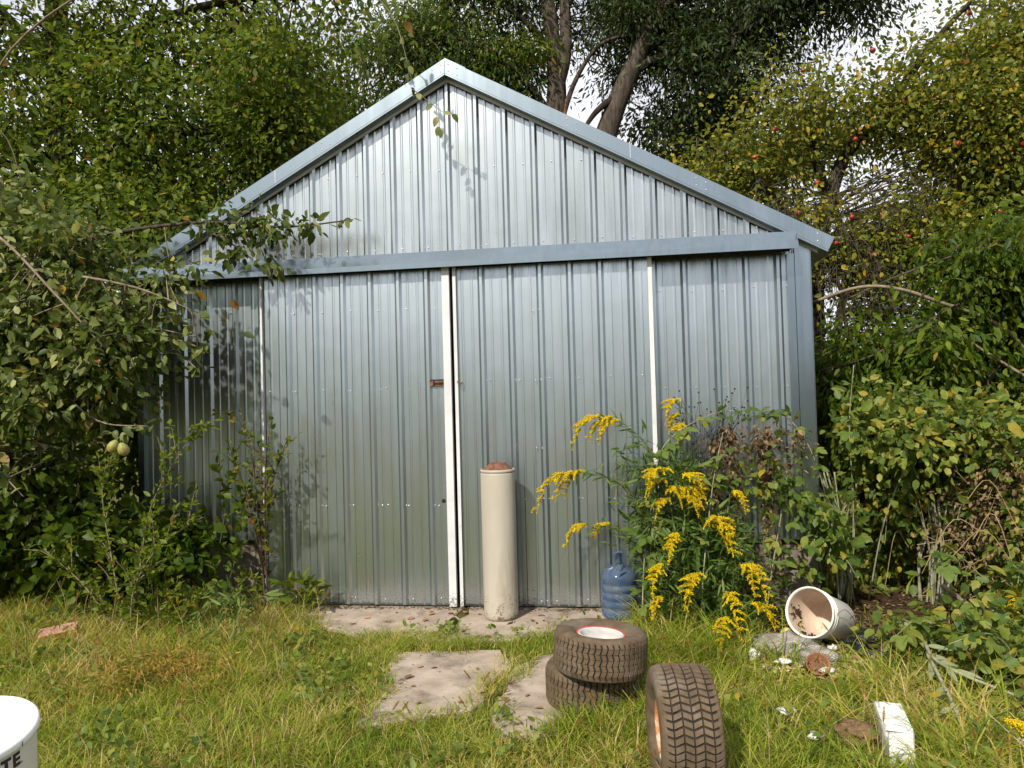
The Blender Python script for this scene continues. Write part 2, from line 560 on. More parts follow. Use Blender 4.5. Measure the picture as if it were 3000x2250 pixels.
L_STOPS = [(0.0, G_DARK), (0.45, G_MID), (0.80, G_LITE), (0.92, (0.17, 0.16, 0.03)), (0.96, YEL), (1.0, BRN)]
M["leaf"] = mat_leaf("broad_leaf", L_STOPS, 0.46)
M["leaf_shade_dark"] = mat_leaf("shade_dark_leaf", [(0.0, (0.010, 0.022, 0.006)), (0.6, (0.026, 0.046, 0.010)), (0.95, (0.06, 0.085, 0.016)), (1.0, (0.16, 0.13, 0.02))], 0.25)  # shaded leaf copy: backlit silhouette darkness is put into the colour
M["leaf_apple"] = mat_leaf("apple_leaf", [(0.0, (0.050, 0.080, 0.010)), (0.4, (0.125, 0.155, 0.018)), (0.78, (0.24, 0.24, 0.030)), (0.93, (0.36, 0.28, 0.03)), (1.0, (0.40, 0.24, 0.02))], 0.40)
M["leaf_pear"] = mat_leaf("pear_leaf", [(0.0, (0.034, 0.060, 0.010)), (0.40, (0.090, 0.125, 0.022)), (0.70, (0.170, 0.200, 0.050)), (0.90, (0.31, 0.32, 0.12)), (0.93, (0.34, 0.31, 0.06)), (0.97, YEL), (1.0, BRN)], 0.38, 0.45, 0.28)
M["leaf_pear_obj"] = mat_leaf("pear_leaf_single", [(0.0, (0.045, 0.075, 0.014)), (0.45, (0.105, 0.140, 0.028)), (0.75, (0.19, 0.22, 0.065)), (0.93, (0.33, 0.34, 0.14)), (1.0, BRN)], 0.38, 0.45, 0.28, objrand=True)
M["leaf_bramble"] = mat_leaf("bramble_leaf", [(0.0, (0.060, 0.110, 0.018)), (0.5, (0.135, 0.190, 0.028)), (0.82, (0.235, 0.265, 0.045)), (0.93, (0.28, 0.26, 0.05)), (1.0, YEL)], 0.38, 0.5, 0.3)
M["leaf_bramble_obj"] = mat_leaf("bramble_leaf_single", [(0.0, (0.055, 0.105, 0.018)), (0.5, (0.115, 0.175, 0.030)), (0.85, (0.195, 0.24, 0.045)), (1.0, (0.30, 0.28, 0.05))], 0.38, 0.5, 0.3, objrand=True)
M["leaf_brown"] = mat_leaf("withered_leaf", [(0.0, (0.07, 0.044, 0.022)), (0.5, (0.17, 0.112, 0.060)), (1.0, (0.34, 0.235, 0.13))], 0.2, 0.8, 0.1)
M["leaf_silver"] = mat_leaf("silver_leaf", [(0.0, (0.20, 0.24, 0.12)), (1.0, (0.34, 0.36, 0.22))], 0.2, 0.6, 0.2, objrand=True, tcol=(0.1, 0.1, 0.06))
M["leaf_silver_mass"] = mat_leaf("pale_scraps", [(0.0, (0.16, 0.13, 0.10)), (0.5, (0.40, 0.37, 0.32)), (1.0, (0.62, 0.60, 0.56))], 0.1, 0.8, 0.1, tcol=(0.1, 0.1, 0.06))
M["leaf_rod"] = mat_leaf("goldenrod_leaf", [(0.0, (0.045, 0.090, 0.018)), (0.6, (0.115, 0.180, 0.038)), (1.0, (0.19, 0.24, 0.06))], 0.4)
M["plume"] = mat_leaf("goldenrod_bloom", [(0.0, (0.55, 0.36, 0.006)), (0.5, (0.78, 0.60, 0.012)), (1.0, (0.90, 0.74, 0.03))], 0.3, 0.7, 0.15, tcol=(0.5, 0.3, 0.0))
M["grass"] = mat_leaf("grass_blade", [(0.0, (0.095, 0.165, 0.010)), (0.40, (0.235, 0.315, 0.024)), (0.68, (0.40, 0.42, 0.050)), (0.82, (0.50, 0.40, 0.10)), (1.0, (0.66, 0.51, 0.24))], 0.5, 0.5, 0.3)
M["foxtail"] = mat_leaf("foxtail_head", [(0.0, (0.26, 0.15, 0.03)), (1.0, (0.45, 0.30, 0.08))], 0.3, 0.7, 0.1)

# ------------------------------------------------------------------ leaves by the thousand
# templates: x across, y along the midrib (0..1), z along the leaf normal
T_KITE = (np.array([(0, 0, 0), (-0.46, 0.30, 0.10), (0.46, 0.30, 0.10), (-0.36, 0.68, 0.05), (0.36, 0.68, 0.05), (0, 1, -0.10)], float), np.array([(0, 5, 1), (1, 5, 3), (0, 2, 5), (2, 4, 5)]))
T_OVAL = (np.array([(0, 0, 0), (-0.42, 0.25, 0.10), (0.42, 0.25, 0.10), (-0.40, 0.62, 0.06), (0.40, 0.62, 0.06), (0, 0.45, -0.02), (0, 1, -0.14)], float),
          np.array([(0, 5, 1), (0, 2, 5), (1, 5, 3), (2, 4, 5), (3, 5, 6), (4, 6, 5)]))


def unit(a):
    return a / np.maximum(np.linalg.norm(a, axis=1, keepdims=True), 1e-9)


def leaf_arrays(P, D, Nrm, Ln, Wd, tpl):
    """P positions, D midrib directions, Nrm approximate normals, Ln lengths, Wd widths"""
    D = unit(D)
    X = unit(np.cross(D, Nrm))
    Z = np.cross(X, D)
    T, F = tpl
    n, k = len(P), len(T)
    V = (P[:, None, :] + T[None, :, 0:1] * (X * Wd[:, None])[:, None, :] + T[None, :, 1:2] * (D * Ln[:, None])[:, None, :]
         + T[None, :, 2:3] * (Z * Wd[:, None])[:, None, :])
    Fa = (F[None] + (np.arange(n) * k)[:, None, None]).reshape(-1, 3)
    return V.reshape(-1, 3), Fa, len(F)


def clump_points(ells, n, shell=0.5):
    """n points spread over ellipsoids (cx,cy,cz,rx,ry,rz,weight), pushed towards their shells"""
    w = np.array([e[6] for e in ells], float)
    w /= w.sum()
    nb = max(len(ells) * 2, n // 8)                      # boughs, each carrying several clumps
    idx = RNG.choice(len(ells), nb, p=w)
    E = np.array([e[:6] for e in ells], float)[idx]
    d = unit(RNG.normal(size=(nb, 3)))
    r = RNG.random(nb) ** (1 / 3)
    r = shell * (0.65 + 0.35 * RNG.random(nb)) + (1 - shell) * r
    B = E[:, :3] + d * r[:, None] * E[:, 3:6]
    k = RNG.integers(0, nb, n)
    ax = unit(RNG.normal(size=(nb, 3)) * np.array([1, 1, .45]))[k]      # a bough is longer than it is wide
    sz = (E[:, 3:6].mean(axis=1) * 0.30)[k][:, None]
    C = B[k] + ax * RNG.normal(size=(n, 1)) * sz * 1.2 + RNG.normal(size=(n, 3)) * sz * np.array([.42, .42, .30])
    return C, idx[k]


def no_shed(C, m=0.08):
    """keep points out of the shed's volume"""
    roof = 4.26 - 0.55 * np.abs(C[:, 0] - 0.037)
    inside = (C[:, 1] > -0.26) & (C[:, 1] < 7.2) & (C[:, 2] < roof + m) & (np.abs(C[:, 0] - 0.037) < 2.95)
    return ~inside


def foliage(name, parent, ells, clumps, per, spread, ln, wd, mat, tint=(0.45, 0.16), yellow=0.03, droop=0.5,
            shell=0.5, tpl=T_KITE, kind="stuff", zmin=0.03, up=0.8, centres=None, gaps=0.0, keep=None, lnvar=0.25):
    if centres is None:
        C, _ = clump_points(ells, clumps, shell)
    else:
        C = np.asarray(centres, float)
    C = C[no_shed(C, 0.15)]
    if gaps:
        g = np.array([mnoise.noise(Vector((c[0] * 0.9, c[1] * 0.9, c[2] * 0.9))) for c in C])
        C = C[g > -0.32 + gaps * 0.3 - 0.2 * RNG.random(len(C))]
    if keep is not None:
        C = C[keep(C)]
    m = len(C)
    ci = np.repeat(np.arange(m), per)
    n = len(ci)
    cs = (0.55 + 0.9 * RNG.random(m)) * spread
    cl = 0.80 + 0.42 * RNG.random(m)
    off = RNG.normal(size=(n, 3)) * cs[ci][:, None] * np.array([1, 1, 0.75])
    P = C[ci] + off
    P[:, 2] -= droop * 0.25 * np.hypot(off[:, 0], off[:, 1])
    ok = no_shed(P) & (P[:, 2] > zmin)
    P, off, ci = P[ok], off[ok], ci[ok]
    n = len(P)
    D = unit(off) * 0.8 + RNG.normal(size=(n, 3)) * 0.55 + np.array([0, 0, -droop])
    Nr = RNG.normal(size=(n, 3)) * 0.75 + np.array([-0.12, -0.15, up])
    Ln = ln * cl[ci] * np.clip(1 + lnvar * RNG.normal(size=n), 0.45, 1.7)
    V, F, k = leaf_arrays(P, D, Nr, Ln, Ln * wd / ln, tpl)
    ct = RNG.normal(size=m) * tint[1] * 0.7
    t = np.clip(tint[0] + ct[ci] + RNG.normal(size=n) * tint[1], 0.0, 0.88)
    ye = RNG.random(n) < yellow
    t[ye] = 0.9 + 0.1 * RNG.random(ye.sum())
    off = np.array(wloc(parent)) if parent is not None else np.zeros(3)
    me = tri_mesh(name, V - off, F, np.repeat(t, k))
    o = link(name, me, M[mat], parent, kind)
    return o, C


def twigs(name, parent, C, roots, mat, r0=0.012, r1=0.003, sag=0.15, seg=4, frac=1.0):
    """thin branches from the nearest limb point to the leaf clumps"""
    b = MB()
    Rt = np.array([tuple(p) for p in roots], float)
    for c in C:
        if random.random() > frac:
            continue
        d = np.linalg.norm(Rt - c, axis=1) + RNG.random(len(Rt)) * 0.5
        a = Vector(Rt[int(d.argmin())])
        e = Vector(c)
        if (e - a).length < 0.05:
            continue
        md = a.lerp(e, 0.5) + Vector((random.uniform(-1, 1), random.uniform(-1, 1), random.uniform(-0.3, 1))) * sag * (e - a).length
        pts = spline([a, md, e], 3)
        if not no_shed(np.array([tuple(p) for p in pts]), 0.0).all():
            continue
        b.tube(pts, taper(r0, r1, len(pts)), seg, caps=False)
    if b.v:
        return b.build(name, M[mat], parent, "stuff")


def limb(parent, pts, r0, r1, mat, name="limb", seg=8, n=6, knob=0.06):
    P = spline(pts, n)
    rr = [r * (1 + knob * mnoise.noise(p * 2.3)) for r, p in zip(taper(r0, r1, len(P)), P)]
    b = MB()
    b.tube(P, rr, seg)
    b.build(name, M[mat], parent)
    return P


# ------------------------------------------------------------------ ground
def gz(x, y):
    """height of the ground"""
    z = -0.035 + 0.018 * math.sin(x * 1.7 + 0.4) * math.cos(y * 1.3) + 0.012 * mnoise.noise(Vector((x * 1.1, y * 1.1, 0)))
    if x > 2.2:
        z += min(0.10, 0.05 * (x - 2.2)) * (0.5 + 0.5 * math.sin(y * 0.9))
    if x < -1.6:
        z += min(0.08, 0.05 * (-1.6 - x))
    if abs(x - 0.3) < 1.7 and -2.4 < y < 0.3:
        z = min(z, -0.036)
    return z


def ground_sheet():
    b = MB()
    nx, ny = 90, 70
    xs = np.concatenate([[-150, -60, -25, -12], np.linspace(-6, 8, nx), [14, 30, 70, 150]])
    ys = np.concatenate([[-150, -70, -30, -12], np.linspace(-7, 5, ny), [9, 15, 30, 70, 150]])
    idx = {}
    vs, fs = [], []
    for j, y in enumerate(ys):
        for i, x in enumerate(xs):
            idx[i, j] = len(vs)
            z = gz(x, y) if (-6.1 < x < 8.1 and -7.1 < y < 5.1) else -0.05
            vs.append((x, y, z))
    for j in range(len(ys) - 1):
        for i in range(len(xs) - 1):
            fs.append((idx[i, j], idx[i + 1, j], idx[i + 1, j + 1], idx[i, j + 1]))
    b.add(vs, fs, True)
    return tag(b.build("ground", M["ground"]), kind="structure")


ground_sheet()


def ragged(poly, step=0.09, amp=0.025):
    out = []
    for i in range(len(poly)):
        a, c = Vector(poly[i]), Vector(poly[(i + 1) % len(poly)])
        n = max(1, int((c - a).length / step))
        for k in range(n):
            p = a.lerp(c, k / n)
            d = (c - a).normalized()
            p = p + Vector((-d.y, d.x)) * amp * mnoise.noise(Vector((p.x * 5, p.y * 5, 3)))
            p = p + Vector((-d.y, d.x)) * amp * 1.3 * mnoise.noise(Vector((p.x * 2.1, p.y * 2.1, 8)))
            out.append((p.x, p.y))
    return out


def slab(poly, ztop, mat, name, zbot=-0.12, amp=0.05):
    P = ragged(poly, 0.04, amp=amp)
    n = len(P)
    cx, cy = sum(p[0] for p in P) / n, sum(p[1] for p in P) / n
    b = MB()
    vs = [(x, y, zbot) for x, y in P] + [(x, y, ztop - 0.008) for x, y in P]
    vs += [(cx + (x - cx) * 0.985, cy + (y - cy) * 0.985, ztop) for x, y in P]
    fs = [(i, (i + 1) % n, (i + 1) % n + n, i + n) for i in range(n)]
    fs += [(i + n, (i + 1) % n + n, (i + 1) % n + 2 * n, i + 2 * n) for i in range(n)]
    fs.append(tuple(range(2 * n, 3 * n)))
    b.add(vs, fs)
    return tag(b.build(name, M[mat]), kind="structure")


APRON_A = [(-1.45, 0.03), (-1.20, -0.32), (-0.80, -0.68), (-0.52, -0.82), (0.06, -0.90), (0.115, -0.56), (0.10, 0.03)]
APRON_B = [(0.112, 0.03), (0.127, -0.56), (0.075, -0.90), (0.45, -0.88), (0.82, -0.74), (1.25, -0.62), (1.62, -0.45), (1.72, 0.03)]
PAD_A = [(-0.16, -1.16), (0.20, -1.10), (0.53, -1.06), (0.60, -1.35), (0.50, -1.98), (0.26, -2.10), (0.00, -2.16), (-0.05, -1.7)]
PAD_B = [(0.74, -1.16), (1.02, -1.10), (1.15, -1.50), (1.10, -2.00), (0.96, -2.20), (0.72, -2.26), (0.62, -1.98), (0.66, -1.50)]
for poly in (APRON_A, APRON_B, PAD_A, PAD_B):
    slab(poly, -0.018, "concrete", "concrete_slab")

SOIL = [(2.15, -0.55), (2.5, 0.1), (3.0, 0.45), (3.9, 0.3), (4.2, -0.2), (3.7, -0.75), (3.2, -0.95), (2.75, -1.0), (2.35, -0.95)]


def inside(poly, X, Y):
    c = np.zeros(len(X), bool)
    n = len(poly)
    for i in range(n):
        x0, y0 = poly[i]
        x1, y1 = poly[(i + 1) % n]
        t = ((y0 > Y) != (y1 > Y)) & (X < (x1 - x0) * (Y - y0) / (y1 - y0 + 1e-12) + x0)
        c ^= t
    return c


def soil_patch():
    b = MB()
    P = ragged(SOIL, 0.12, 0.12)
    n = len(P)
    cx, cy = 3.1, -0.3
    vs = [(cx, cy, gz(cx, cy) + 0.012)]
    rings = 7
    for r in range(1, rings + 1):
        for x, y in P:
            f = r / rings
            px, py = cx + (x - cx) * f, cy + (y - cy) * f
            vs.append((px, py, gz(px, py) + (0.012 + 0.03 * mnoise.noise(Vector((px * 6, py * 6, 1))) * (1 - f)) if r < rings else gz(px, py) - 0.01))
    fs = [(0, 1 + i, 1 + (i + 1) % n) for i in range(n)]
    for r in range(rings - 1):
        a = 1 + r * n
        fs += [(a + i, a + n + i, a + n + (i + 1) % n, a + (i + 1) % n) for i in range(n)]
    b.add(vs, fs, True)
    tag(b.build("soil", M["soil"]), kind="structure")


soil_patch()

# ------------------------------------------------------------------ the shed
shed = empty("shed", (0, 0, 0), "galvanised ribbed steel shed with a gable front and two sliding doors", "shed")
XC, SL, RIDGE = 0.037, 0.55, 4.262
XL, XR = -2.673, 2.748
PITCH = 0.2286


def rib_profile(x0, x1, phase, depth=0.020):
    """(x, out) points of a ribbed sheet between x0 and x1; a rib's near edge sits at phase + k*PITCH"""
    pts = [(x0, 0.0)]
    k0 = math.floor((x0 - phase) / PITCH) - 1
    for k in range(k0, k0 + int((x1 - x0) / PITCH) + 4):
        c = phase + k * PITCH + 0.026
        cand = [(c - 0.029, 0), (c - 0.011, depth), (c + 0.011, depth), (c + 0.029, 0)]
        for mo in (0.0762, 0.1524):
            mc = c + mo
            cand += [(mc - 0.012, 0), (mc - 0.004, 0.0024), (mc + 0.004, 0.0024), (mc + 0.012, 0)]
        pts += [p for p in cand if x0 + 0.001 < p[0] < x1 - 0.001]
    pts.append((x1, 0.0))
    return pts


def sheet(x0, x1, phase, y, zb, zt, parent, mat="steel", name="metal_sheet", lip=0.0):
    pr = rib_profile(x0, x1, phase)
    zf = zt if callable(zt) else (lambda x: zt)
    if callable(zt):                       # make sure the ridge gets its own column
        pts = []
        for a, c in zip(pr[:-1], pr[1:]):
            pts.append(a)
            if a[0] < XC < c[0]:
                pts.append((XC, a[1] + (c[1] - a[1]) * (XC - a[0]) / (c[0] - a[0])))
        pr = pts + [pr[-1]]
    b = MB()
    vs, n = [], len(pr)
    for x, o in pr:
        vs += [(x, y - o - lip, zb), (x, y - o - lip, zf(x))]
    b.add(vs, [(2 * i, 2 * i + 2, 2 * i + 3, 2 * i + 1) for i in range(n - 1)])
    return b.build(name, M[mat], parent)


def gable_top(x):
    return RIDGE - 0.130 - SL * abs(x - XC)


# gable sheets: three feet wide, lapped at a rib
seams = [XL, -1.8288, -0.9144, 0.0, 0.9144, 1.8288, XR]
for i in range(6):
    a, c = seams[i], seams[i + 1] + (0.03 if i < 5 else 0)
    sheet(a, c, 0.0, -0.002 - 0.0015 * (i % 2), 2.60, gable_top, shed, "steel_gable")
# wall sheets either side of the doors
sheet(XL, -1.30, -1.605, 0.0, 0.475, 2.60, shed)
sheet(1.40, 2.66, 1.581, 0.0, 0.475, 2.60, shed)
# base: dark sill and concrete blocks
for x0, x1 in ((XL, -1.36), (1.42, XR)):
    b = MB()
    b.box(x0, x1, 0.012, 0.16, 0.44, 0.478)
    b.build("sill_board", M["dark"], shed)
    rows = [(-0.06, 0.20), (0.206, 0.437)]
    for r, (z0, z1) in enumerate(rows):
        x = x0 + (0.0 if r == 0 else -0.2)
        while x < x1 - 0.02:
            a, c = max(x, x0), min(x + 0.394, x1)
            if c - a > 0.05:
                b = MB()
                b.box(a, c, 0.02 + 0.002 * random.random(), 0.18, z0, z1)
                b.build("concrete_block", M["block"], shed)
            x += 0.40
    b = MB()
    b.box(x0 + 0.01, x1 - 0.01, 0.032, 0.17, -0.06, 0.436)
    b.build("mortar", M["block"], shed)
# corner trims
b = MB()
b.box(2.640, 2.7505, -0.030, 0.0, 0.475, 2.74)
b.box(2.7485, 2.7545, -0.030, 0.10, 0.475, 2.64)
b.build("corner_trim", M["trim"], shed)
b = MB()
b.box(2.585, 2.637, -0.024, -0.003, 0.475, 2.60)
b.build("corner_trim", M["trim"], shed)
b = MB()
b.box(XL - 0.006, XL + 0.05, -0.030, 0.0, 0.475, 2.70)
b.build("corner_trim", M["trim"], shed)
# side and rear walls, roof
b = MB()
for x in (XL + 0.002, XR - 0.002):
    pr = rib_profile(0.0, 7.0, 0.1)
    s = -1 if x < 0 else 1
    vs = []
    for y, o in pr:
        vs += [(x + s * o, y, -0.1), (x + s * o, y, 2.66)]
    b.add(vs, [(2 * i, 2 * i + 2, 2 * i + 3, 2 * i + 1) for i in range(len(pr) - 1)])
b.prism([(XL, -0.1), (XR, -0.1), (XR, 2.66), (XC, 4.14), (XL, 2.66)], 7.0, 7.02)
b.build("wall", M["steel"], shed)
for s in (-1, 1):
    b = MB()
    pr = rib_profile(-0.095, 7.1, 0.05)
    x1 = XC + s * 2.86
    vs = []
    for y, o in pr:
        vs += [(XC, y, RIDGE - 0.012 + o), (x1, y, RIDGE - 0.012 - SL * 2.86 + o)]
    b.add(vs, [(2 * i, 2 * i + 1, 2 * i + 3, 2 * i + 2) for i in range(len(pr) - 1)])
    b.add([(XC, -0.08, RIDGE - 0.10), (x1, -0.08, RIDGE - 0.10 - SL * 2.86), (x1, 7.05, RIDGE - 0.10 - SL * 2.86), (XC, 7.05, RIDGE - 0.10)], [(0, 1, 2, 3)])
    b.build("roof", M["trim"], shed)
b = MB()
b.prism([(XC - 0.16, RIDGE - 0.070), (XC, RIDGE + 0.018), (XC + 0.16, RIDGE - 0.070), (XC + 0.16, RIDGE - 0.078), (XC, RIDGE + 0.008), (XC - 0.16, RIDGE - 0.078)], -0.085, 7.1)
b.build("ridge_cap", M["trim"], shed)
# rake trims: fascia with a return below and a light J channel against the wall
for s in (-1, 1):
    L_ = 2.868
    tip = XC + s * L_
    zt, fh = RIDGE - SL * L_, 0.112
    gap = 0.002 * s
    b = MB()
    b.prism([(XC + gap, RIDGE), (tip, zt), (tip - s * 0.045, zt - fh + 0.025), (XC + gap, RIDGE - fh)], -0.112, -0.098)
    b.prism([(XC + gap, RIDGE - fh - 0.001), (tip - s * 0.045, zt - fh + 0.024), (tip - s * 0.050, zt - fh + 0.010), (XC + gap, RIDGE - fh - 0.014)], -0.110, -0.036)
    o = b.build("rake_trim", M["trim"], shed)
    b = MB()
    e = tip - s * 0.10
    ze = RIDGE - SL * (L_ - 0.10)
    b.prism([(XC, RIDGE - 0.118), (e, ze - 0.118), (e, ze - 0.150), (XC, RIDGE - 0.150)], -0.034, -0.024)
    b.build("wall_channel", M["white_trim"], shed)
# header: sloping track cover with a lip and a closed end
hx0, hx1 = -2.76, 2.625
prof = [(-0.030, 2.742), (-0.160, 2.736), (-0.222, 2.640), (-0.222, 2.600), (-0.216, 2.600), (-0.216, 2.638), (-0.156, 2.730), (-0.030, 2.735)]
b = MB()
n = len(prof)
vs = [(hx0, y, z) for y, z in prof] + [(hx1, y, z) for y, z in prof]
b.add(vs, [(i, (i + 1) % n, (i + 1) % n + n, i + n) for i in range(n)] + [tuple(range(n)), tuple(range(2 * n - 1, n - 1, -1))])
b.box(hx1 - 0.006, hx1 - 0.0025, -0.214, -0.034, 2.640, 2.711)
b.build("track_cover", M["trim"], shed)
b = MB()
b.box(hx0 + 0.02, hx1 - 0.03, -0.115, -0.045, 2.612, 2.66)
b.build("door_track", M["dark"], shed)
# wooden posts, and an added dark sheet for the interior's shade behind the doors
b = MB()
b.box(-1.34, -1.31, 0.05, 0.2, 0, 2.6)
b.box(1.43, 1.46, 0.05, 0.2, 0, 2.6)
b.box(-1.6, 1.7, 0.6, 0.62, -0.1, 2.7)
b.build("posts_and_shade_sheet", M["dark"], shed)


def sliding_door(x0, x1, phase, mid, parent):
    zb, zt, y = 0.0, 2.615, -0.118
    b = MB()
    b.box(x0 + 0.004, x1 - 0.004, y + 0.006, y + 0.060, zb + 0.012, zt)
    door = b.build("sliding_door", M["dark"], parent)
    sheet(x0 + 0.012, mid + 0.028, phase, y, zb, zt - 0.01, door)
    sheet(mid, x1 - 0.012, phase, y - 0.0018, zb, zt - 0.01, door)
    b = MB()
    b.box(x0, x1, y - 0.003, y + 0.004, zb - 0.006, zb + 0.012)
    b.build("bottom_trim", M["trim"], door)
    return door


def screws(door, rows, xs, y, r=0.0065):
    b = MB()
    for z in rows:
        for x in xs:
            xx, zz = x + random.uniform(-0.012, 0.012), z + random.uniform(-0.008, 0.008)
            vs = [(xx + r * math.cos(a), y - 0.001, zz + r * math.sin(a)) for a in [k * math.pi / 3 for k in range(6)]]
            vs += [(xx + r * 0.7 * math.cos(a), y - 0.006, zz + r * 0.7 * math.sin(a)) for a in [k * math.pi / 3 for k in range(6)]]
            b.add(vs, [(i, i + 6, (i + 1) % 6 + 6, (i + 1) % 6) for i in range(6)] + [tuple(range(6, 12))])
    b.build("screws", M["screw"], door, "stuff")


doorL = sliding_door(-1.505, 0.045, -0.174 - 6 * PITCH, -0.632, shed)
doorL["label"] = "left-hand ribbed steel sliding door carrying the rusty latch"
doorR = sliding_door(0.062, 1.578, 0.2605, 0.717, shed)
doorR["label"] = "right-hand ribbed steel sliding door behind the beige tank"
screws(doorL, (1.68, 0.77, 0.045, 2.3), [-1.46] + [-0.174 - k * PITCH + 0.085 for k in range(6)], -0.1215)
screws(doorL, (1.68, 0.77), [-0.632 + 0.14, -0.632 + 0.03], -0.123)
screws(doorR, (1.72, 0.81, 0.045), [0.10] + [0.2605 + k * PITCH + 0.085 for k in range(6)], -0.1230)
screws(doorR, (2.25, 1.72, 1.2, 0.81, 0.045), [0.741, 0.695], -0.1385)
screws(shed, (2.36, 1.62), [-2.52 + k * PITCH for k in range(5)] + [1.66 + k * PITCH for k in range(5)], -0.004)
screws(shed, (2.80,), [-2.2 + k * PITCH for k in range(21)], -0.006)
screws(shed, (3.42,), [-1.2 + k * PITCH for k in range(11)], -0.006)
# rivets of the rake trims
b = MB()
for s in (-1, 1):
    for d in (0.03, 0.10, 0.95, 1.02, 1.9, 1.97, 2.75):
        for dz in (-0.03, -0.085):
            x, z = XC + s * d, RIDGE - SL * d + dz
            b.lathe([(0.0001, 0.004), (0.004, 0.003), (0.006, 0.0)], 7, M=Matrix.Translation((x, -0.112, z)) @ Matrix.Rotation(R(90), 4, "X"))
for s in (-1, 1):
    d = 1.42
    x, z = XC + s * d, RIDGE - SL * d
    b.box(x - 0.0015, x + 0.0015, -0.1135, -0.1125, z - 0.108, z - 0.004)
b.build("rivets", M["screw"], shed, "stuff")
# white door edges
b = MB()
b.box(-0.018, 0.040, -0.160, -0.1225, -0.004, 2.612)
b.build("edge_trim", M["white_trim"], doorL)
b = MB()
b.box(-1.519, -1.503, -0.146, -0.070, 0.0, 2.606)
b.build("edge_trim", M["white_trim"], doorL)
b = MB()
b.box(0.066, 0.091, -0.150, -0.1225, -0.004, 2.606)
b.build("edge_trim", M["white_trim"], doorR)
b = MB()
b.box(1.556, 1.588, -0.146, -0.1225, 0.0, 2.606)
b.build("edge_trim", M["white_trim"], doorR)
# rusty latch plate in a torn slot, door pull and key hole
b = MB()
b.box(-0.130, -0.019, -0.141, -0.1375, 1.690, 1.730)
b.add([(-0.148, -0.1378, 1.696), (-0.130, -0.1412, 1.690), (-0.130, -0.1412, 1.730), (-0.148, -0.1378, 1.720)], [(0, 1, 2, 3)])
lat = b.build("latch", M["rust"], doorL)
b = MB()
b.box(-0.108, -0.096, -0.147, -0.1422, 1.692, 1.728)
b.box(-0.095, -0.022, -0.145, -0.1422, 1.702, 1.717)
b.build("latch_bolt", M["dark"], lat)
b = MB()
b.box(-0.125, -0.020, -0.1372, -0.1365, 1.731, 1.741)
b.build("latch_slot", M["dark"], doorL)
b = MB()
b.tube(spline([(0.088, -0.153, 1.722), (0.096, -0.170, 1.706), (0.112, -0.172, 1.700), (0.124, -0.145, 1.710)], 4), 0.0045, 6)
b.build("hook", M["rust"], doorR)
b = MB()
b.lathe([(0.0001, 0), (0.016, 0), (0.016, 0.003), (0.0001, 0.003)], 14, M=Matrix.Translation((-0.052, -0.1205, 0.80)) @ Matrix.Rotation(R(90), 4, "X"))
b.build("key_hole", M["dark"], doorL)

# ------------------------------------------------------------------ beige tank
tank = empty("tank", (0.418, -0.375, -0.018), "tall beige cylindrical tank with a rusty cone top standing on the slab", "tank")
TR = 0.126
b = MB()
b.lathe([(0.0001, 0.0), (TR * 0.86, 0.0), (TR * 0.955, 0.012), (TR * 0.995, 0.04), (TR, 0.07), (TR, 0.4), (TR, 1.045), (TR * 0.985, 1.056), (TR * 0.97, 1.058)], 48)
b.build("body", M["tank"], tank, world=False)
b = MB()
b.lathe([(TR * 0.95, 1.058), (TR * 1.0, 1.060), (TR * 1.005, 1.070), (TR * 1.0, 1.081), (TR * 0.95, 1.081), (TR * 0.94, 1.060)], 48)
b.build("rim", M["tank"], tank, world=False)
b = MB()
b.lathe([(TR * 0.94, 1.066), (TR * 0.86, 1.085), (TR * 0.66, 1.098), (TR * 0.50, 1.116), (TR * 0.46, 1.126), (TR * 0.36, 1.128), (TR * 0.30, 1.119), (0.0001, 1.118)], 32)
for k in range(26):
    a, rr = random.uniform(0, 6.28), TR * random.uniform(0.2, 0.48)
    x, y, z = rr * math.cos(a), rr * math.sin(a), 1.122
    b.add([(x, y, z), (x + 0.012, y + random.uniform(-.01, .01), z + 0.004), (x + random.uniform(-.01, .01), y + 0.010, z + 0.008)], [(0, 1, 2)])
b.build("cap", M["rust"], tank, world=False)

# ------------------------------------------------------------------ water jug
jug = empty("water_jug", (1.275, -0.305, -0.018), "translucent blue five gallon water jug by the right door", "water jug")
JR = 0.130
pr = [(0.0001, 0.012), (0.10, 0.010), (0.118, 0.0), (JR, 0.018)]
for k in range(4):
    z0 = 0.03 + 0.056 * k
    pr += [(JR, z0), (JR, z0 + 0.030), (JR - 0.009, z0 + 0.038), (JR - 0.009, z0 + 0.048)]
pr += [(JR, 0.262), (JR, 0.290), (JR - 0.006, 0.312), (0.105, 0.335), (0.075, 0.352), (0.045, 0.368), (0.030, 0.382)]
b = MB()
b.lathe(pr, 44)
b.lathe([(max(r - 0.003, 0.0001), z + (0.003 if i < 3 else -0.0005)) for i, (r, z) in enumerate(pr)][::-1], 44)
b.build("body", M["jug"], jug, world=False)
b = MB()
b.lathe([(0.030, 0.380), (0.027, 0.392), (0.026, 0.425), (0.031, 0.428), (0.031, 0.434), (0.027, 0.437), (0.027, 0.450), (0.031, 0.453), (0.031, 0.462), (0.022, 0.464), (0.021, 0.40), (0.026, 0.380)], 28)
b.build("neck", M["jug"], jug, world=False)


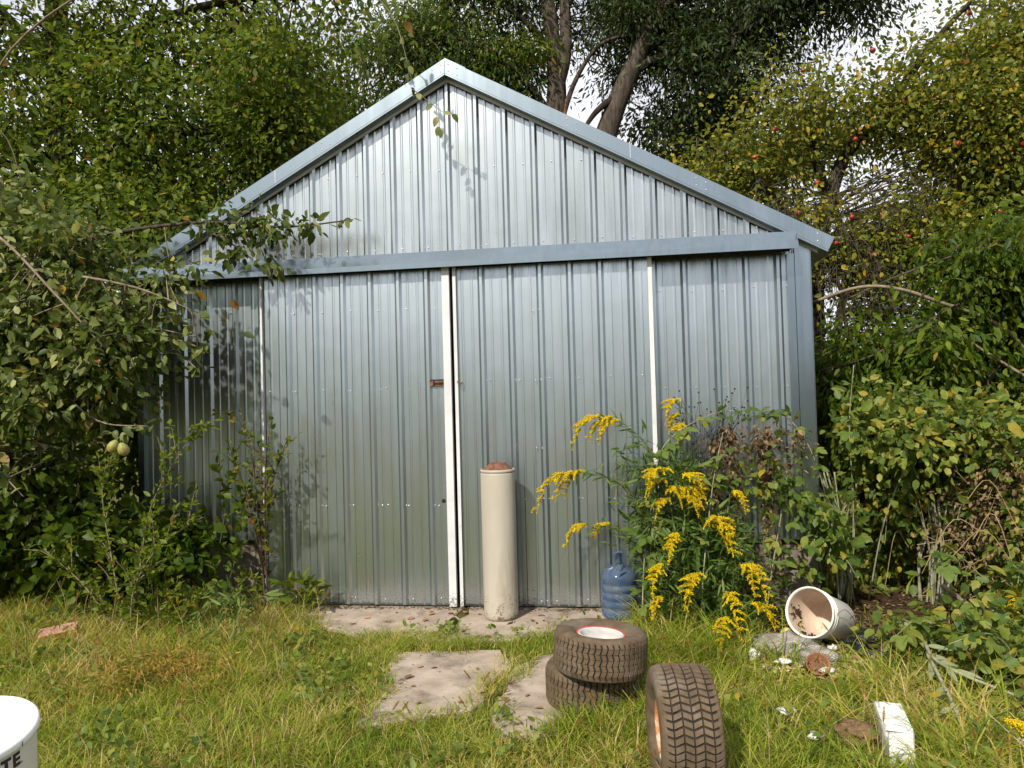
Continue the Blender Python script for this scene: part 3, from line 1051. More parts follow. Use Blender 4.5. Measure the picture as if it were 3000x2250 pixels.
# ------------------------------------------------------------------ tyres
def wheel(name, loc, rot, rad, width, rim_r, style, label, rim_mat):
    o = empty(name, loc, label, "tyre", "old lawn tractor tyres")
    o.rotation_euler = rot
    h = width / 2
    tr = rad - 0.009
    prof = [(rim_r, -h * 0.62), (rim_r + 0.010, -h * 0.74), (rim_r + 0.030, -h * 0.90), (rad * 0.74, -h * 1.0), (rad * 0.86, -h * 0.99), (rad * 0.935, -h * 0.93),
            (tr * 0.985, -h * 0.82), (tr, -h * 0.6), (tr + 0.002, 0), (tr, h * 0.6), (tr * 0.985, h * 0.82),
            (rad * 0.935, h * 0.93), (rad * 0.86, h * 0.99), (rad * 0.74, h * 1.0), (rim_r + 0.030, h * 0.90), (rim_r + 0.010, h * 0.74), (rim_r, h * 0.62)]
    b = MB()
    b.lathe(prof[:7], 72)
    b.lathe(prof[10:], 72)
    b.lathe(prof[6:11], 72, mi=1)
    b.build("sidewall", [M["rubber"], M["rubber_dark"]], o, world=False)
    # tread blocks
    b = MB()

    def surf(z):
        t = min(1.0, abs(z) / h)
        return rad - 0.002 if t < 0.62 else rad - 0.002 - (rad * 0.075) * ((t - 0.62) / 0.38) ** 2

    def block(a0, a1, z0, z1, s0, s1, hgt):
        # a quad of the tread whose angular position shifts from s0 (at z0) to s1 (at z1)
        da, dz = (a1 - a0) * 0.07, (z1 - z0) * 0.05
        base, top = [], []
        for aa, zz, sh in ((a0, z0, s0), (a1, z0, s0), (a1, z1, s1), (a0, z1, s1)):
            rb = surf(zz) - hgt
            base.append((rb * math.cos(aa + sh), rb * math.sin(aa + sh), zz))
        for aa, zz, sh in ((a0 + da, z0 + dz, s0), (a1 - da, z0 + dz, s0), (a1 - da, z1 - dz, s1), (a0 + da, z1 - dz, s1)):
            rt = surf(zz)
            top.append((rt * math.cos(aa + sh), rt * math.sin(aa + sh), zz))
        b.add(base + top, [(4, 5, 6, 7), (0, 1, 5, 4), (1, 2, 6, 5), (2, 3, 7, 6), (3, 0, 4, 7)])

    if style == "wave":
        n = 50
        st = 2 * math.pi / n
        zs = np.linspace(-h * 0.90, h * 0.90, 8)
        for k in range(n):
            a = k * st
            for r in range(7):
                sw = st * 0.13
                s0, s1 = (sw, -sw) if r % 2 == 0 else (-sw, sw)
                if k % 2 == 0:
                    z0, z1 = zs[r], zs[r + 1]
                else:
                    z0, z1 = zs[r], zs[r + 1]
                block(a + st * 0.09, a + st * 0.91, z0 + h * 0.006, z1 - h * 0.006, s0, s1, 0.011)
                # little sipe bridge closing half of the cross groove keeps the columns looking continuous
                if r < 6 and (k + r) % 2 == 0:
                    block(a + st * 0.10, a + st * 0.58, z1 - h * 0.014, z1 + h * 0.014, s1, s1, 0.011)
    else:
        n = 54
        st = 2 * math.pi / n
        zs = np.linspace(-h * 0.93, h * 0.93, 7)
        for k in range(n):
            for r in range(6):
                a = k * st + (0.0 if r % 2 else 0.0)
                sl = st * 0.42 * (1 if r % 2 else -1)
                block(a + st * 0.11, a + st * 0.89, zs[r] + h * 0.014, zs[r + 1] - h * 0.014, -sl * 0.5, sl * 0.5, 0.012)
    b.build("tread", M["rubber"], o, "stuff", world=False)
    # rim
    b = MB()
    q = rim_r
    b.lathe([(q + 0.004, h * 0.66), (q + 0.002, h * 0.76), (q - 0.006, h * 0.79), (q - 0.012, h * 0.74), (q - 0.014, h * 0.55), (q - 0.020, h * 0.30), (q - 0.030, h * 0.12),
             (q - 0.040, -h * 0.16), (q * 0.50, -h * 0.24), (q * 0.40, -h * 0.10), (q * 0.30, -h * 0.06), (q * 0.22, -h * 0.10), (q * 0.18, -h * 0.30),
             (q * 0.20, -h * 0.40), (q - 0.030, -h * 0.40), (q - 0.012, -h * 0.74), (q - 0.004, -h * 0.79), (q + 0.004, -h * 0.66)], 48)
    b.build("rim", M[rim_mat], o, world=False)
    if style == "wave":
        b = MB()
        b.lathe([(q + 0.003, h * 0.775), (q + 0.007, h * 0.795), (q + 0.010, h * 0.775)], 48)
        b.build("bead_ring", M["red"], o, world=False)
    return o


wheel("tyre", (1.118, -1.800, 0.070), (0, 0, 0.2), 0.245, 0.205, 0.108, "wave", "lower tyre of the two stacked lawn tyres, half hidden in grass", "rim_rust")
wheel("tyre", (1.170, -1.905, 0.275), (R(2.5), R(3.5), 1.1), 0.240, 0.205, 0.116, "wave", "upper tyre of the two stacked lawn tyres with a white rim", "rim_white")
wheel("tyre", (1.512, -2.66, 0.212), (R(90), R(3), R(-84)), 0.250, 0.238, 0.120, "chevron", "wide chevron tread tyre standing upright in the grass with rusted rim", "rim_rust")


# ------------------------------------------------------------------ buckets
def frame_from_axis(loc, axis, spin=0.0):
    q = Vector(axis).normalized().to_track_quat("Z", "Y")
    return Matrix.Translation(loc) @ q.to_matrix().to_4x4() @ Matrix.Rotation(spin, 4, "Z")


bk = empty("bucket", (2.655, -0.690, 0.082), "open white plastic bucket lying on its side with a stained inside", "bucket", "white plastic buckets")
ax = Vector((-0.245, -0.285, 0.135))
BM = frame_from_axis((0, 0, 0), ax)
bl, br0, br1 = 0.375, 0.128, 0.146
b = MB()
b.lathe([(0.0001, 0.0), (br0 * 0.97, 0.0), (br0, 0.006), (br1 * 0.985, bl * 0.80)], 48, M=BM)
b.lathe([(br1 * 0.985, bl * 0.80), (br1 * 1.035, bl * 0.80), (br1 * 1.035, bl * 0.815), (br1 * 0.99, bl * 0.818), (br1 * 0.99, bl * 0.86), (br1 * 1.04, bl * 0.862),
         (br1 * 1.045, bl * 0.885), (br1 * 1.0, bl * 0.89), (br1 * 1.0, bl * 0.955), (br1 * 1.055, bl * 0.96), (br1 * 1.06, bl * 0.995), (br1 * 1.03, bl), (br1 * 0.985, bl * 0.995), (br1 * 0.972, bl * 0.96)], 48, M=BM)
b.build("body", M["bucket"], bk, world=False)
b = MB()
b.lathe([(br1 * 0.972, bl * 0.96), (br1 * 0.955, bl * 0.8), (br0 * 0.965, 0.012), (0.0001, 0.010)], 48, M=BM)
b.build("inside", M["bucket_in"], bk, world=False)
b = MB()
for k in range(60):        # caked dirt and leaf scraps stuck to the inner wall
    a = random.gauss(3.4 if k < 34 else 4.5, 0.28)
    zz = bl * random.uniform(0.55, 0.93)
    rr = br1 * 0.955 - random.uniform(0.002, 0.012)
    p = BM @ Vector((rr * math.cos(a), rr * math.sin(a), zz))
    s = random.uniform(0.006, 0.016)
    vs = [p + Vector((random.uniform(-s, s), random.uniform(-s, s), random.uniform(-s, s))) for _ in range(4)]
    b.add(vs, [(0, 1, 2), (0, 2, 3), (0, 3, 1), (1, 3, 2)])
b.build("dirt", M["soil"], bk, "stuff", world=False)
b = MB()
Q = [BM @ Vector(p) for p in ((0.150, 0.02, bl * 0.87), (0.175, 0.06, bl * 0.75), (0.185, 0.02, bl * 0.45), (0.165, -0.05, bl * 0.2), (0.12, -0.13, bl * 0.12))]
b.tube(spline(Q, 6), 0.002, 5)
b.build("handle", M["rust"], bk, world=False)


def lidded_bucket(loc, tilt, label, text=True):
    o = empty("bucket", loc, label, "bucket", "white plastic buckets")
    Mx = Matrix.Rotation(tilt[0], 4, "Y") @ Matrix.Rotation(tilt[1], 4, "X")
    b = MB()
    b.lathe([(0.0001, 0.0), (0.129, 0.0), (0.132, 0.006), (0.1475, 0.31), (0.1475, 0.362)], 56, M=Mx)
    b.build("body", M["bucket"], o, world=False)
    b = MB()
    b.lathe([(0.0001, 0.371), (0.138, 0.371), (0.141, 0.376), (0.151, 0.378), (0.1555, 0.373), (0.1562, 0.361), (0.1540, 0.3565), (0.149, 0.3565)], 64, M=Mx)
    b.build("lid", M["lid"], o, world=False)
    b = MB()
    a0 = math.atan2(CAMP.y - loc[1], CAMP.x - loc[0])

    def quad(u0, u1, v0, v1):
        """rectangle of print wrapped on the wall: u along the wall (m), v up (m)"""
        nn = max(1, int(abs(u1 - u0) / 0.004))
        vs, fs = [], []
        for i in range(nn + 1):
            u = u0 + (u1 - u0) * i / nn
            for v in (v0, v1):
                rr = 0.132 + (0.1475 - 0.132) * min(v, 0.30) / 0.30 + 0.0009
                a = a0 + u / rr
                vs.append(Mx @ Vector((rr * math.cos(a), rr * math.sin(a), v)))
        for i in range(nn):
            fs.append((2 * i, 2 * i + 2, 2 * i + 3, 2 * i + 1))
        b.add(vs, fs)
    if text:
        B0, H, t = 0.313, 0.035, 0.0085
        # T
        uT = 0.073
        quad(uT, uT + 0.025, B0 + H - t, B0 + H)
        quad(uT + 0.0085, uT + 0.0165, B0, B0 + H - t - 0.0002)
        # E and a full stop
        uE = uT + 0.029
        quad(uE, uE + 0.0075, B0, B0 + H)
        for vv in (B0, B0 + H / 2 - t / 2, B0 + H - t):
            quad(uE + 0.0077, uE + 0.0195, vv, vv + t)
        quad(uE + 0.0220, uE + 0.0250, B0, B0 + 0.005)
        b.build("lettering", M["ink"], o, world=False)
        b = MB()
        a = a0 + 0.80
        p = [Mx @ Vector((0.1572 * math.cos(a + d), 0.1572 * math.sin(a + d), z)) for d, z in ((0.0, 0.360), (0.02, 0.360), (0.026, 0.371), (0.014, 0.371))]
        b.add(p, [(0, 1, 2, 3)])
        b.build("lid_notch", M["ink"], o, world=False)
    return o


lidded_bucket((-0.310, -4.098, 0.429), (0.085, 0.16), "white bucket with closed lid and black letters TE in the corner")
lidded_bucket((-0.33, -4.06, 0.045), (0.0, 0.0), "lower white bucket carrying the lidded bucket with black lettering", text=False)


# ------------------------------------------------------------------ litter and scraps
def lumpy(name, loc, size, mat, label, cat, seed, rough=0.35, sub=3, group=None, sharp=0.0, freq=2.0):
    import bmesh
    bm = bmesh.new()
    bmesh.ops.create_icosphere(bm, subdivisions=sub, radius=1.0)
    for v in bm.verts:
        d = 1 + rough * mnoise.noise(v.co * freq + Vector((seed, seed * 2, 0))) + rough * 0.6 * mnoise.noise(v.co * freq * 2.4 + Vector((0, seed, 5)))
        v.co = Vector((v.co.x * size[0] * d, v.co.y * size[1] * d, max(v.co.z * size[2] * d, -size[2] * 0.55)))
    me = bpy.data.meshes.new(name)
    bm.to_mesh(me)
    bm.free()
    me.polygons.foreach_set("use_smooth", [sharp <= 0] * len(me.polygons))
    o = link(name, me, M[mat])
    o.location = loc
    return tag(o, label, cat, group)


b = MB()
bx, by = 2.325, -0.80
ball = lumpy("ball", (bx, by, gz(bx, by) + 0.055), (0.044, 0.044, 0.046), "ball", "pale yellow ball in the dirt beside the tipped bucket", "ball", 3, 0.04)
lumpy("fibre_scrap", (2.27, -0.99, 0.012), (0.20, 0.14, 0.06), "grey_fluff", "matted grey insulation scrap in front of the tipped bucket", "scrap", 5, 0.5)
lumpy("fibre_scrap", (2.40, -1.16, 0.010), (0.14, 0.10, 0.04), "grey_fluff", "flat tan fibre scrap between grey insulation and rusty can", "scrap", 9, 0.5)
lumpy("plastic_bag", (2.77, -1.00, 0.03), (0.11, 0.12, 0.075), "black_bag", "crumpled black plastic bag beside the base of the tipped bucket", "bag", 12, 0.7, 4, freq=3.0)
lumpy("clod", (2.295, -2.25, 0.035), (0.085, 0.075, 0.055), "clod", "brown crumbly clod in the grass beside the white foam", "clod", 15, 0.35, 4, freq=3.0)
for i, (x, y, sx, sy, sz, lb) in enumerate([
        (2.055, -1.19, 0.045, 0.04, 0.04, "crumpled white paper ball left of the grey insulation scrap"),
        (2.54, -1.02, 0.035, 0.03, 0.02, "small white paper scrap beside the tan fibre scrap"),
        (2.40, -1.42, 0.055, 0.03, 0.016, "flat white paper scrap in grass below the rusty can"),
        (2.20, -1.28, 0.06, 0.035, 0.018, "torn white paper scrap left of the rusty can"),
        (2.06, -2.00, 0.055, 0.05, 0.016, "white paper scrap in grass between the upright tyre and clod"),
        (2.12, -2.27, 0.05, 0.04, 0.014, "small white scrap in the grass under the brown clod"),
        (1.96, -0.72, 0.07, 0.04, 0.02, "dirty white scrap lying under the lowest goldenrod plumes"),
        (2.98, -2.26, 0.05, 0.03, 0.014, "white scrap beside the lower end of the pale broken branch")]):
    lumpy("paper_scrap", (x, y, gz(x, y) + 0.05), (sx * .75, sy * .75, sz), "white_scrap", lb, "paper scrap", 20 + i, 0.6, 2, "white paper scraps in the grass")

# rusty can lying open towards the viewer
can = empty("tin_can", (2.355, -1.40, 0.035), "rusty open tin can half buried in dry grass", "can")
CM = frame_from_axis((0, 0, 0), (-0.12, -0.75, 0.62))
b = MB()
b.lathe([(0.0001, -0.05), (0.058, -0.05), (0.060, 0.03), (0.064, 0.032), (0.064, 0.036), (0.056, 0.036), (0.055, -0.042), (0.0001, -0.044)], 28, M=CM)
b.build("body", M["terracotta"], can, world=False)
b = MB()
b.lathe([(0.050, -0.020), (0.046, -0.016), (0.0001, -0.018)], 24, M=CM)
b.build("inner_lid", M["rust"], can, world=False)

# white foam packing block
foam = MB()
fx, fy = 2.45, -2.27
MF = Matrix.Translation((fx, fy, 0.05)) @ Matrix.Rotation(R(-102), 4, "Z") @ Matrix.Rotation(R(6), 4, "Y")
pf = [(-0.20, -0.06, 0), (0.19, -0.045, 0), (0.20, 0.05, 0), (0.05, 0.07, 0), (-0.20, 0.055, 0)]
lev = [(-0.05, 1.0), (0.032, 1.0), (0.045, 0.93)]
vs = []
for z, s in lev:
    vs += [MF @ Vector((x * s, y * s, z + 0.012 * math.sin(x * 30))) for x, y, _ in pf]
n = 5
fs = [tuple(range(n))[::-1], tuple(range(2 * n, 3 * n))]
for l in range(2):
    fs += [(l * n + i, l * n + (i + 1) % n, (l + 1) * n + (i + 1) % n, (l + 1) * n + i) for i in range(n)]
foam.add(vs, fs)
foamo = tag(foam.build("foam_block", M["white_scrap"]), "white foam packing block leaning in the grass at the lower right", "foam block")
for k in range(4):
    b = MB()
    x = -0.15 + 0.09 * k
    q = [MF @ Vector((x + dx, dy, 0.043 + 0.012 * math.sin((x + dx) * 30) + dz)) for dx, dy, dz in ((0, -0.048, 0), (0.045, -0.046, 0), (0.045, 0.045, 0), (0, 0.045, 0), (0.006, -0.042, 0.013), (0.038, -0.040, 0.013), (0.038, 0.038, 0.013), (0.006, 0.038, 0.013))]
    b.add(q, [(4, 5, 6, 7), (0, 1, 5, 4), (1, 2, 6, 5), (2, 3, 7, 6), (3, 0, 4, 7)])
    b.build("foam_rib", M["white_scrap"], foamo)

# black pipe among the brambles
b = MB()
P0, P1 = Vector((3.44, -0.50, 0.08)), Vector((4.05, -0.52, 0.10))
axis = (P1 - P0)
b.lathe([(0.052, 0), (0.058, 0), (0.058, axis.length), (0.052, axis.length), (0.052, 0)], 24, M=frame_from_axis(P0, axis))
tag(b.build("pipe", M["pipe"]), "short black plastic pipe lying under the brambles at right", "pipe")

# crumpled white and blue bag behind the goldenrod
bag = lumpy("snack_bag", (2.13, -0.12, 0.20), (0.12, 0.07, 0.10), "white_scrap", "crumpled white and blue bag behind the goldenrod stems", "bag", 41, 0.55, 3)
pb = lumpy("blue_panel", (0, 0, 0), (0.05, 0.05, 0.06), "blue_plastic", None, None, 44, 0.3, 2)
pb.parent = bag
pb.location = (0.055, -0.045, 0.01)

# boards
def board(name, loc, size, rot, mat, label, cat):
    b = MB()
    sx, sy, sz = size
    b.box(-sx / 2, sx / 2, -sy / 2, sy / 2, 0, sz)
    o = link(name, b.mesh(name), M[mat])
    o.location = loc
    o.rotation_euler = rot
    return tag(o, label, cat)


pk = board("board", (-2.54, -1.12, 0.045), (0.24, 0.16, 0.035), (R(7), R(-6), R(32)), "pink", "faded pink board with a red edge lying in straw", "board")
b = MB()
b.box(-0.122, 0.122, -0.087, -0.081, 0.0, 0.038)
b.build("red_edge", M["red"], pk, world=False)
board("plank", (-2.12, -0.10, 0.01), (0.50, 0.11, 0.04), (0, R(-4), R(12)), "pale_board", "pale weathered plank at the foot of the block wall", "plank")
board("plank", (-3.22, -0.76, 0.04), (0.24, 0.16, 0.03), (R(14), R(5), R(-20)), "pale_board", "short grey plank under the dark leaves at left", "plank")
b = MB()
b.tube(spline([(3.36, -0.55, 0.28), (3.52, -0.62, 0.14), (3.62, -0.68, 0.02)], 5), [0.016] * 11, 6)
tag(b.build("stick", M["twig"]), "tan dead stick crossing in front of the black pipe", "stick")

# ------------------------------------------------------------------ trees behind the shed
def tree(name, base, label, group=None, cat="tree"):
    return empty(name, base, label, cat, group)


GT = "tall trees behind the shed"
# 1: forked trunk over the ridge
t1 = tree("broadleaf_tree", (0.34, 7.6, -0.05), "tall tree with a forked grey trunk rising behind the shed ridge", GT)
A = limb(t1, [(0.34, 7.6, -0.1), (0.33, 7.6, 3), (0.37, 7.6, 6.2), (0.42, 7.6, 7.4), (0.36, 7.6, 8.3), (0.22, 7.6, 9.6), (0.1, 7.5, 11.2)], 0.27, 0.07, "bark", "trunk", 12)
A += limb(t1, [(0.42, 7.6, 7.3), (0.60, 7.6, 8.0), (0.62, 7.7, 9.2), (0.9, 7.8, 10.8)], 0.15, 0.05, "bark", "limb", 9)
A += limb(t1, [(0.47, 7.6, 6.6), (0.78, 7.5, 7.35), (1.25, 7.3, 7.85), (1.9, 7.2, 7.9), (2.4, 7.1, 7.7)], 0.052, 0.015, "bark", "limb", 8)
A += limb(t1, [(0.30, 7.6, 6.7), (-0.05, 7.4, 7.25), (-0.55, 7.2, 7.75), (-1.4, 7.0, 8.1)], 0.085, 0.02, "bark_dark", "limb", 8)
A += limb(t1, [(0.33, 7.6, 8.0), (-0.4, 7.4, 8.7), (-1.6, 7.1, 9.1)], 0.07, 0.02, "bark_dark", "limb", 8)
A += limb(t1, [(0.49, 7.45, 6.3), (0.56, 7.40, 6.65), (0.60, 7.36, 6.95)], 0.055, 0.015, "rust", "limb", 7)
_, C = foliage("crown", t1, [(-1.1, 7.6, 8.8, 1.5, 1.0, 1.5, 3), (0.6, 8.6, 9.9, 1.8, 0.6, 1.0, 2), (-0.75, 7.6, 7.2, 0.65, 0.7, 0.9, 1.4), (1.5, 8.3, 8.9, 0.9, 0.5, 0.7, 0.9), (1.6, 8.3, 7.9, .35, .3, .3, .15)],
               430, 78, 0.27, 0.100, 0.032, "leaf_shade_dark", (0.66, 0.24), 0.03, 1.0, gaps=0.42)
twigs("twig", t1, C, A, "bark_dark", 0.016, 0.004)

# 2: leaning trunk
t2 = tree("broadleaf_tree", (0.55, 7.1, -0.05), "leaning tree behind the right roof slope with dense leaves coloured dark as if backlit", GT)
A = limb(t2, [(0.55, 7.2, -0.1), (0.85, 7.2, 3.2), (1.15, 7.2, 5.6), (1.42, 7.2, 6.55), (1.95, 7.2, 7.7), (2.35, 7.2, 8.6), (2.9, 7.1, 10.4)], 0.28, 0.08, "bark", "trunk", 12)
A += limb(t2, [(1.75, 7.2, 7.25), (2.3, 7.1, 7.45), (3.2, 6.9, 7.5), (4.4, 6.6, 7.9)], 0.09, 0.02, "bark_dark", "limb", 8)
A += limb(t2, [(1.55, 7.2, 6.9), (1.15, 7.0, 6.55), (0.9, 6.9, 6.2)], 0.07, 0.03, "bark_dark", "limb", 8)
A += limb(t2, [(2.2, 7.2, 8.2), (3.2, 7.0, 8.9), (4.6, 6.8, 9.2)], 0.10, 0.02, "bark_dark", "limb", 8)
A += limb(t2, [(2.3, 7.2, 8.4), (1.7, 7.1, 9.3), (1.3, 7.0, 10.4)], 0.08, 0.02, "bark_dark", "limb", 8)
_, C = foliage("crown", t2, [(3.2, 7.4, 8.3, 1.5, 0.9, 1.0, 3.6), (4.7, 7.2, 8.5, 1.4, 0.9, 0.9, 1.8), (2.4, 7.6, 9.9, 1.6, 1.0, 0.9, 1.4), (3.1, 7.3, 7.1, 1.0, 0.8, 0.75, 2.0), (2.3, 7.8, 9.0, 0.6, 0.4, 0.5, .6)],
               620, 80, 0.27, 0.105, 0.034, "leaf_shade_dark", (0.4, 0.24), 0.01, 0.9, gaps=0.34)
twigs("twig", t2, C, A, "bark_dark", 0.016, 0.004)

# 3: dark fill trees further back
t3 = tree("broadleaf_tree", (3.6, 10.5, -0.05), "dark bushy tree standing far behind the right roof slope", GT)
A = limb(t3, [(3.6, 10.5, -0.1), (3.7, 10.5, 3.5), (3.5, 10.4, 6.5), (3.8, 10.4, 9)], 0.22, 0.06, "bark_dark", "trunk", 10)
_, C = foliage("crown", t3, [(3.2, 10, 6.2, 1.9, 1.2, 1.6, 2), (4.8, 10, 7.2, 1.5, 1.2, 1.6, 1)], 300, 60, 0.30, 0.13, 0.05, "leaf_shade_dark", (0.5, 0.2), 0.02, 0.8, gaps=0.35)
twigs("twig", t3, C, A, "bark_dark", 0.02, 0.005)

# 4: apple tree right of the shed
t4 = tree("apple_tree", (3.5, 3.1, -0.05), "apple tree with red fruit and yellowing leaves right of the shed")
A = limb(t4, [(3.45, 3.1, -0.1), (3.55, 3.1, 1.5), (3.60, 3.05, 3.0), (3.72, 3.0, 3.6), (3.95, 3.0, 4.22), (4.36, 3.0, 4.62), (5.1, 2.9, 4.95), (5.9, 2.8, 5.0)], 0.13, 0.03, "bark_dark", "trunk", 10)
A += limb(t4, [(3.62, 3.0, 3.1), (3.2, 2.9, 3.7), (2.7, 2.8, 4.2), (2.3, 2.8, 4.5)], 0.06, 0.012, "bark_dark", "limb", 7)
A += limb(t4, [(3.75, 3.0, 3.7), (3.6, 3.0, 4.5), (3.7, 2.9, 5.3)], 0.06, 0.012, "bark_dark", "limb", 7)
A += limb(t4, [(4.3, 3.0, 4.55), (4.9, 2.9, 5.4), (5.6, 2.8, 6.1)], 0.06, 0.012, "bark_dark", "limb", 7)
A += limb(t4, [(3.66, 3.05, 3.2), (4.2, 2.8, 3.30), (4.9, 2.7, 3.55), (5.6, 2.7, 3.5), (6.2, 2.6, 3.6)], 0.035, 0.012, "bark_dark", "limb", 7)
_, C = foliage("crown", t4, [(4.9, 2.7, 5.0, 0.9, 0.6, 0.45, 1.6), (5.7, 2.8, 5.0, 0.8, 0.7, 0.7, 1.8), (4.2, 2.8, 5.0, 0.7, 0.5, 0.35, 1.0), (3.5, 2.9, 4.75, 0.7, 0.6, 0.40, 0.9),
                             (2.9, 3.0, 4.25, 0.6, 0.5, 0.40, 0.9), (4.95, 2.6, 4.2, 0.6, 0.5, 0.35, 0.8), (5.6, 2.6, 3.5, 0.8, 0.6, 0.5, 1.5),
                             (6.3, 2.8, 4.3, 0.8, 0.8, 1.4, 1.8), (6.2, 2.9, 5.6, 0.6, 0.6, 0.6, 0.8), (5.2, 2.7, 4.6, 1.1, 0.7, 0.5, 1.3), (4.9, 2.8, 3.1, .5, .4, .3, .5), (3.5, 2.7, 3.35, .6, .4, .4, 1.0), (4.3, 2.7, 3.1, .6, .4, .4, 1.0)],
               1050, 66, 0.25, 0.055, 0.035, "leaf_apple", (0.50, 0.25), 0.07, 0.5, gaps=0.42, shell=0.1)
twigs("twig", t4, C, A, "bark", 0.010, 0.003, frac=0.8)
# bare drooping twig tangle over the eave
b = MB()
for k in range(230):
    x, z = random.uniform(2.9, 4.45), random.uniform(2.7, 3.85)
    y = random.uniform(2.2, 3.1)
    dx = random.uniform(-0.3, 0.4)
    pts = spline([(x, y, z), (x + dx * 0.4, y - 0.1, z - 0.15 + random.uniform(0, .2)), (x + dx, y - 0.15, z - random.uniform(0.35, 0.9))], 4)
    b.tube(pts, taper(0.007, 0.002, len(pts)), 4, caps=False)
    for q in range(3):
        p = pts[random.randint(2, len(pts) - 2)]
        e = p + Vector((random.uniform(-.3, .3), random.uniform(-.15, .1), random.uniform(-.25, .15)))
        b.tube([p, p.lerp(e, .5) + Vector((0, 0, .03)), e], [0.004, 0.003, 0.0015], 4, caps=False)
b.build("bare_twig", M["bark"], t4, "stuff")
t8 = tree("hawthorn_bush", (5.2, 8.6, -0.05), "dark bush far behind the apple tree trunk", None, "bush")
A = limb(t8, [(5.2, 8.6, -0.1), (5.3, 8.6, 2.0), (5.6, 8.5, 4.0), (5.4, 8.5, 5.2)], 0.12, 0.03, "bark_dark", "trunk", 8)
_, C = foliage("crown", t8, [(5.4, 8.5, 4.3, 2.0, .8, 1.4, 2), (8.0, 8.5, 4.2, 1.8, .8, 1.8, 2), (6.5, 8.6, 2.6, 2.4, .8, 1.0, 2)], 330, 48, .32, .11, .05, "leaf_shade_dark", (.6, .25), .04, .7, gaps=.2)
twigs("twig", t8, C, A, "bark_dark", 0.02, 0.005)
# apples
def apple_mesh():
    b = MB()
    b.lathe([(0.0001, -0.020), (0.008, -0.026), (0.020, -0.024), (0.031, -0.010), (0.034, 0.006), (0.028, 0.022), (0.014, 0.029), (0.005, 0.024), (0.0001, 0.020)], 16)
    b.tube([(0, 0, 0.020), (0.003, 0, 0.034), (0.008, 0.002, 0.046)], 0.0015, 4)
    return b.mesh("apple")


am = apple_mesh()
am.materials.append(M["apple"])
a_lab = "small red apple hanging among the yellowing leaves of the apple tree"
app_spots = [(4.34, 2.35, 4.55), (4.62, 2.35, 4.25), (3.86, 2.35, 4.20), (3.45, 2.3, 3.75), (4.05, 2.2, 3.35), (4.45, 2.2, 3.0), (3.05, 2.3, 4.35), (3.35, 2.3, 4.95),
             (4.9, 2.2, 4.85), (5.35, 2.1, 3.95), (5.4, 2.1, 4.7), (3.75, 2.2, 3.35), (3.25, 2.3, 3.45), (4.75, 2.1, 4.0), (5.6, 2.1, 5.3), (5.1, 2.1, 3.3), (3.95, 2.2, 2.95),
             (4.25, 2.1, 3.1), (4.05, 2.3, 5.1), (4.95, 2.2, 5.35), (2.85, 2.4, 4.1), (5.55, 2.1, 3.15), (3.6, 2.25, 3.1), (5.0, 2.1, 4.4)]
special = {0: "dark red apple above the bend of the apple tree trunk", 5: "bright red apple low beyond the roof eave tip"}
for i, p in enumerate(app_spots):
    o = bpy.data.objects.new("apple", am)
    COL.objects.link(o)
    o.location = p
    s = random.uniform(0.62, 0.95)
    o.scale = (s, s, s)
    o.rotation_euler = (random.uniform(-.3, .3), random.uniform(-.3, .3), random.uniform(0, 6))
    tag(o, special.get(i, a_lab), "apple", "red apples in the apple tree")

# 5: leafy shrub tree at the right corner with bowed pale limbs
t5 = tree("cherry_shrub", (4.3, 1.5, -0.05), "dark green cherry shrub with pale bowed limbs beside the right wall", None, "shrub")
A = limb(t5, [(5.4, 1.4, -0.1), (5.1, 1.2, 1.3), (4.6, 1.0, 2.02), (4.0, 0.9, 2.30), (3.65, 0.85, 2.42), (3.35, 0.85, 2.44), (3.0, 0.9, 2.34)], 0.018, 0.013, "twig", "limb", 8)
A += limb(t5, [(3.05, 0.9, 1.75), (3.45, 0.85, 1.86), (3.85, 0.85, 2.10), (4.25, 0.9, 2.30), (4.8, 0.95, 2.4)], 0.009, 0.009, "bark", "limb", 7)
A += limb(t5, [(3.95, 0.85, 2.15), (4.5, 0.8, 1.72), (5.2, 0.8, 1.25)], 0.010, 0.014, "twig", "limb", 7)
A += limb(t5, [(3.3, 0.95, 2.36), (3.75, 0.9, 2.55), (4.4, 0.9, 2.75), (5.2, 0.9, 2.9)], 0.009, 0.005, "bark", "limb", 7)
A += limb(t5, [(4.3, 1.3, 1.2), (4.9, 1.2, 2.2), (5.6, 1.1, 2.9)], 0.03, 0.01, "bark", "limb", 7)
A += limb(t5, [(3.6, 1.6, -0.1), (3.5, 1.5, 1.0), (3.4, 1.3, 2.0), (3.3, 1.2, 2.6)], 0.03, 0.01, "bark_dark", "limb", 7)
_, C = foliage("foliage", t5, [(4.4, 1.3, 2.05, 1.1, 0.6, 0.62, 2.6), (3.4, 1.3, 1.6, 0.5, 0.4, 0.6, 1.2), (5.4, 1.2, 2.3, 1.0, 0.6, 0.85, 1.8), (4.5, 1.5, 1.3, 1.3, 0.5, 0.5, 1.8), (4.9, 1.3, 2.65, .7, .5, .3, 1.0)],
               560, 70, 0.17, 0.078, 0.032, "leaf", (0.24, 0.2), 0.015, 1.1, gaps=0.3)
twigs("twig", t5, C, A, "bark", 0.007, 0.002, frac=0.6)

def clear_trunk(C):
    """the maple's own twigs leave its trunk open towards the lawn"""
    xp = 1.28 + (C[:, 0] - 1.28) * (3.6 + 5.73) / (C[:, 1] + 5.73)
    return ~((np.abs(xp + 6.35) < .42) & (C[:, 1] < 3.7) & (C[:, 2] < 6.6) & (RNG.random(len(C)) < .85))


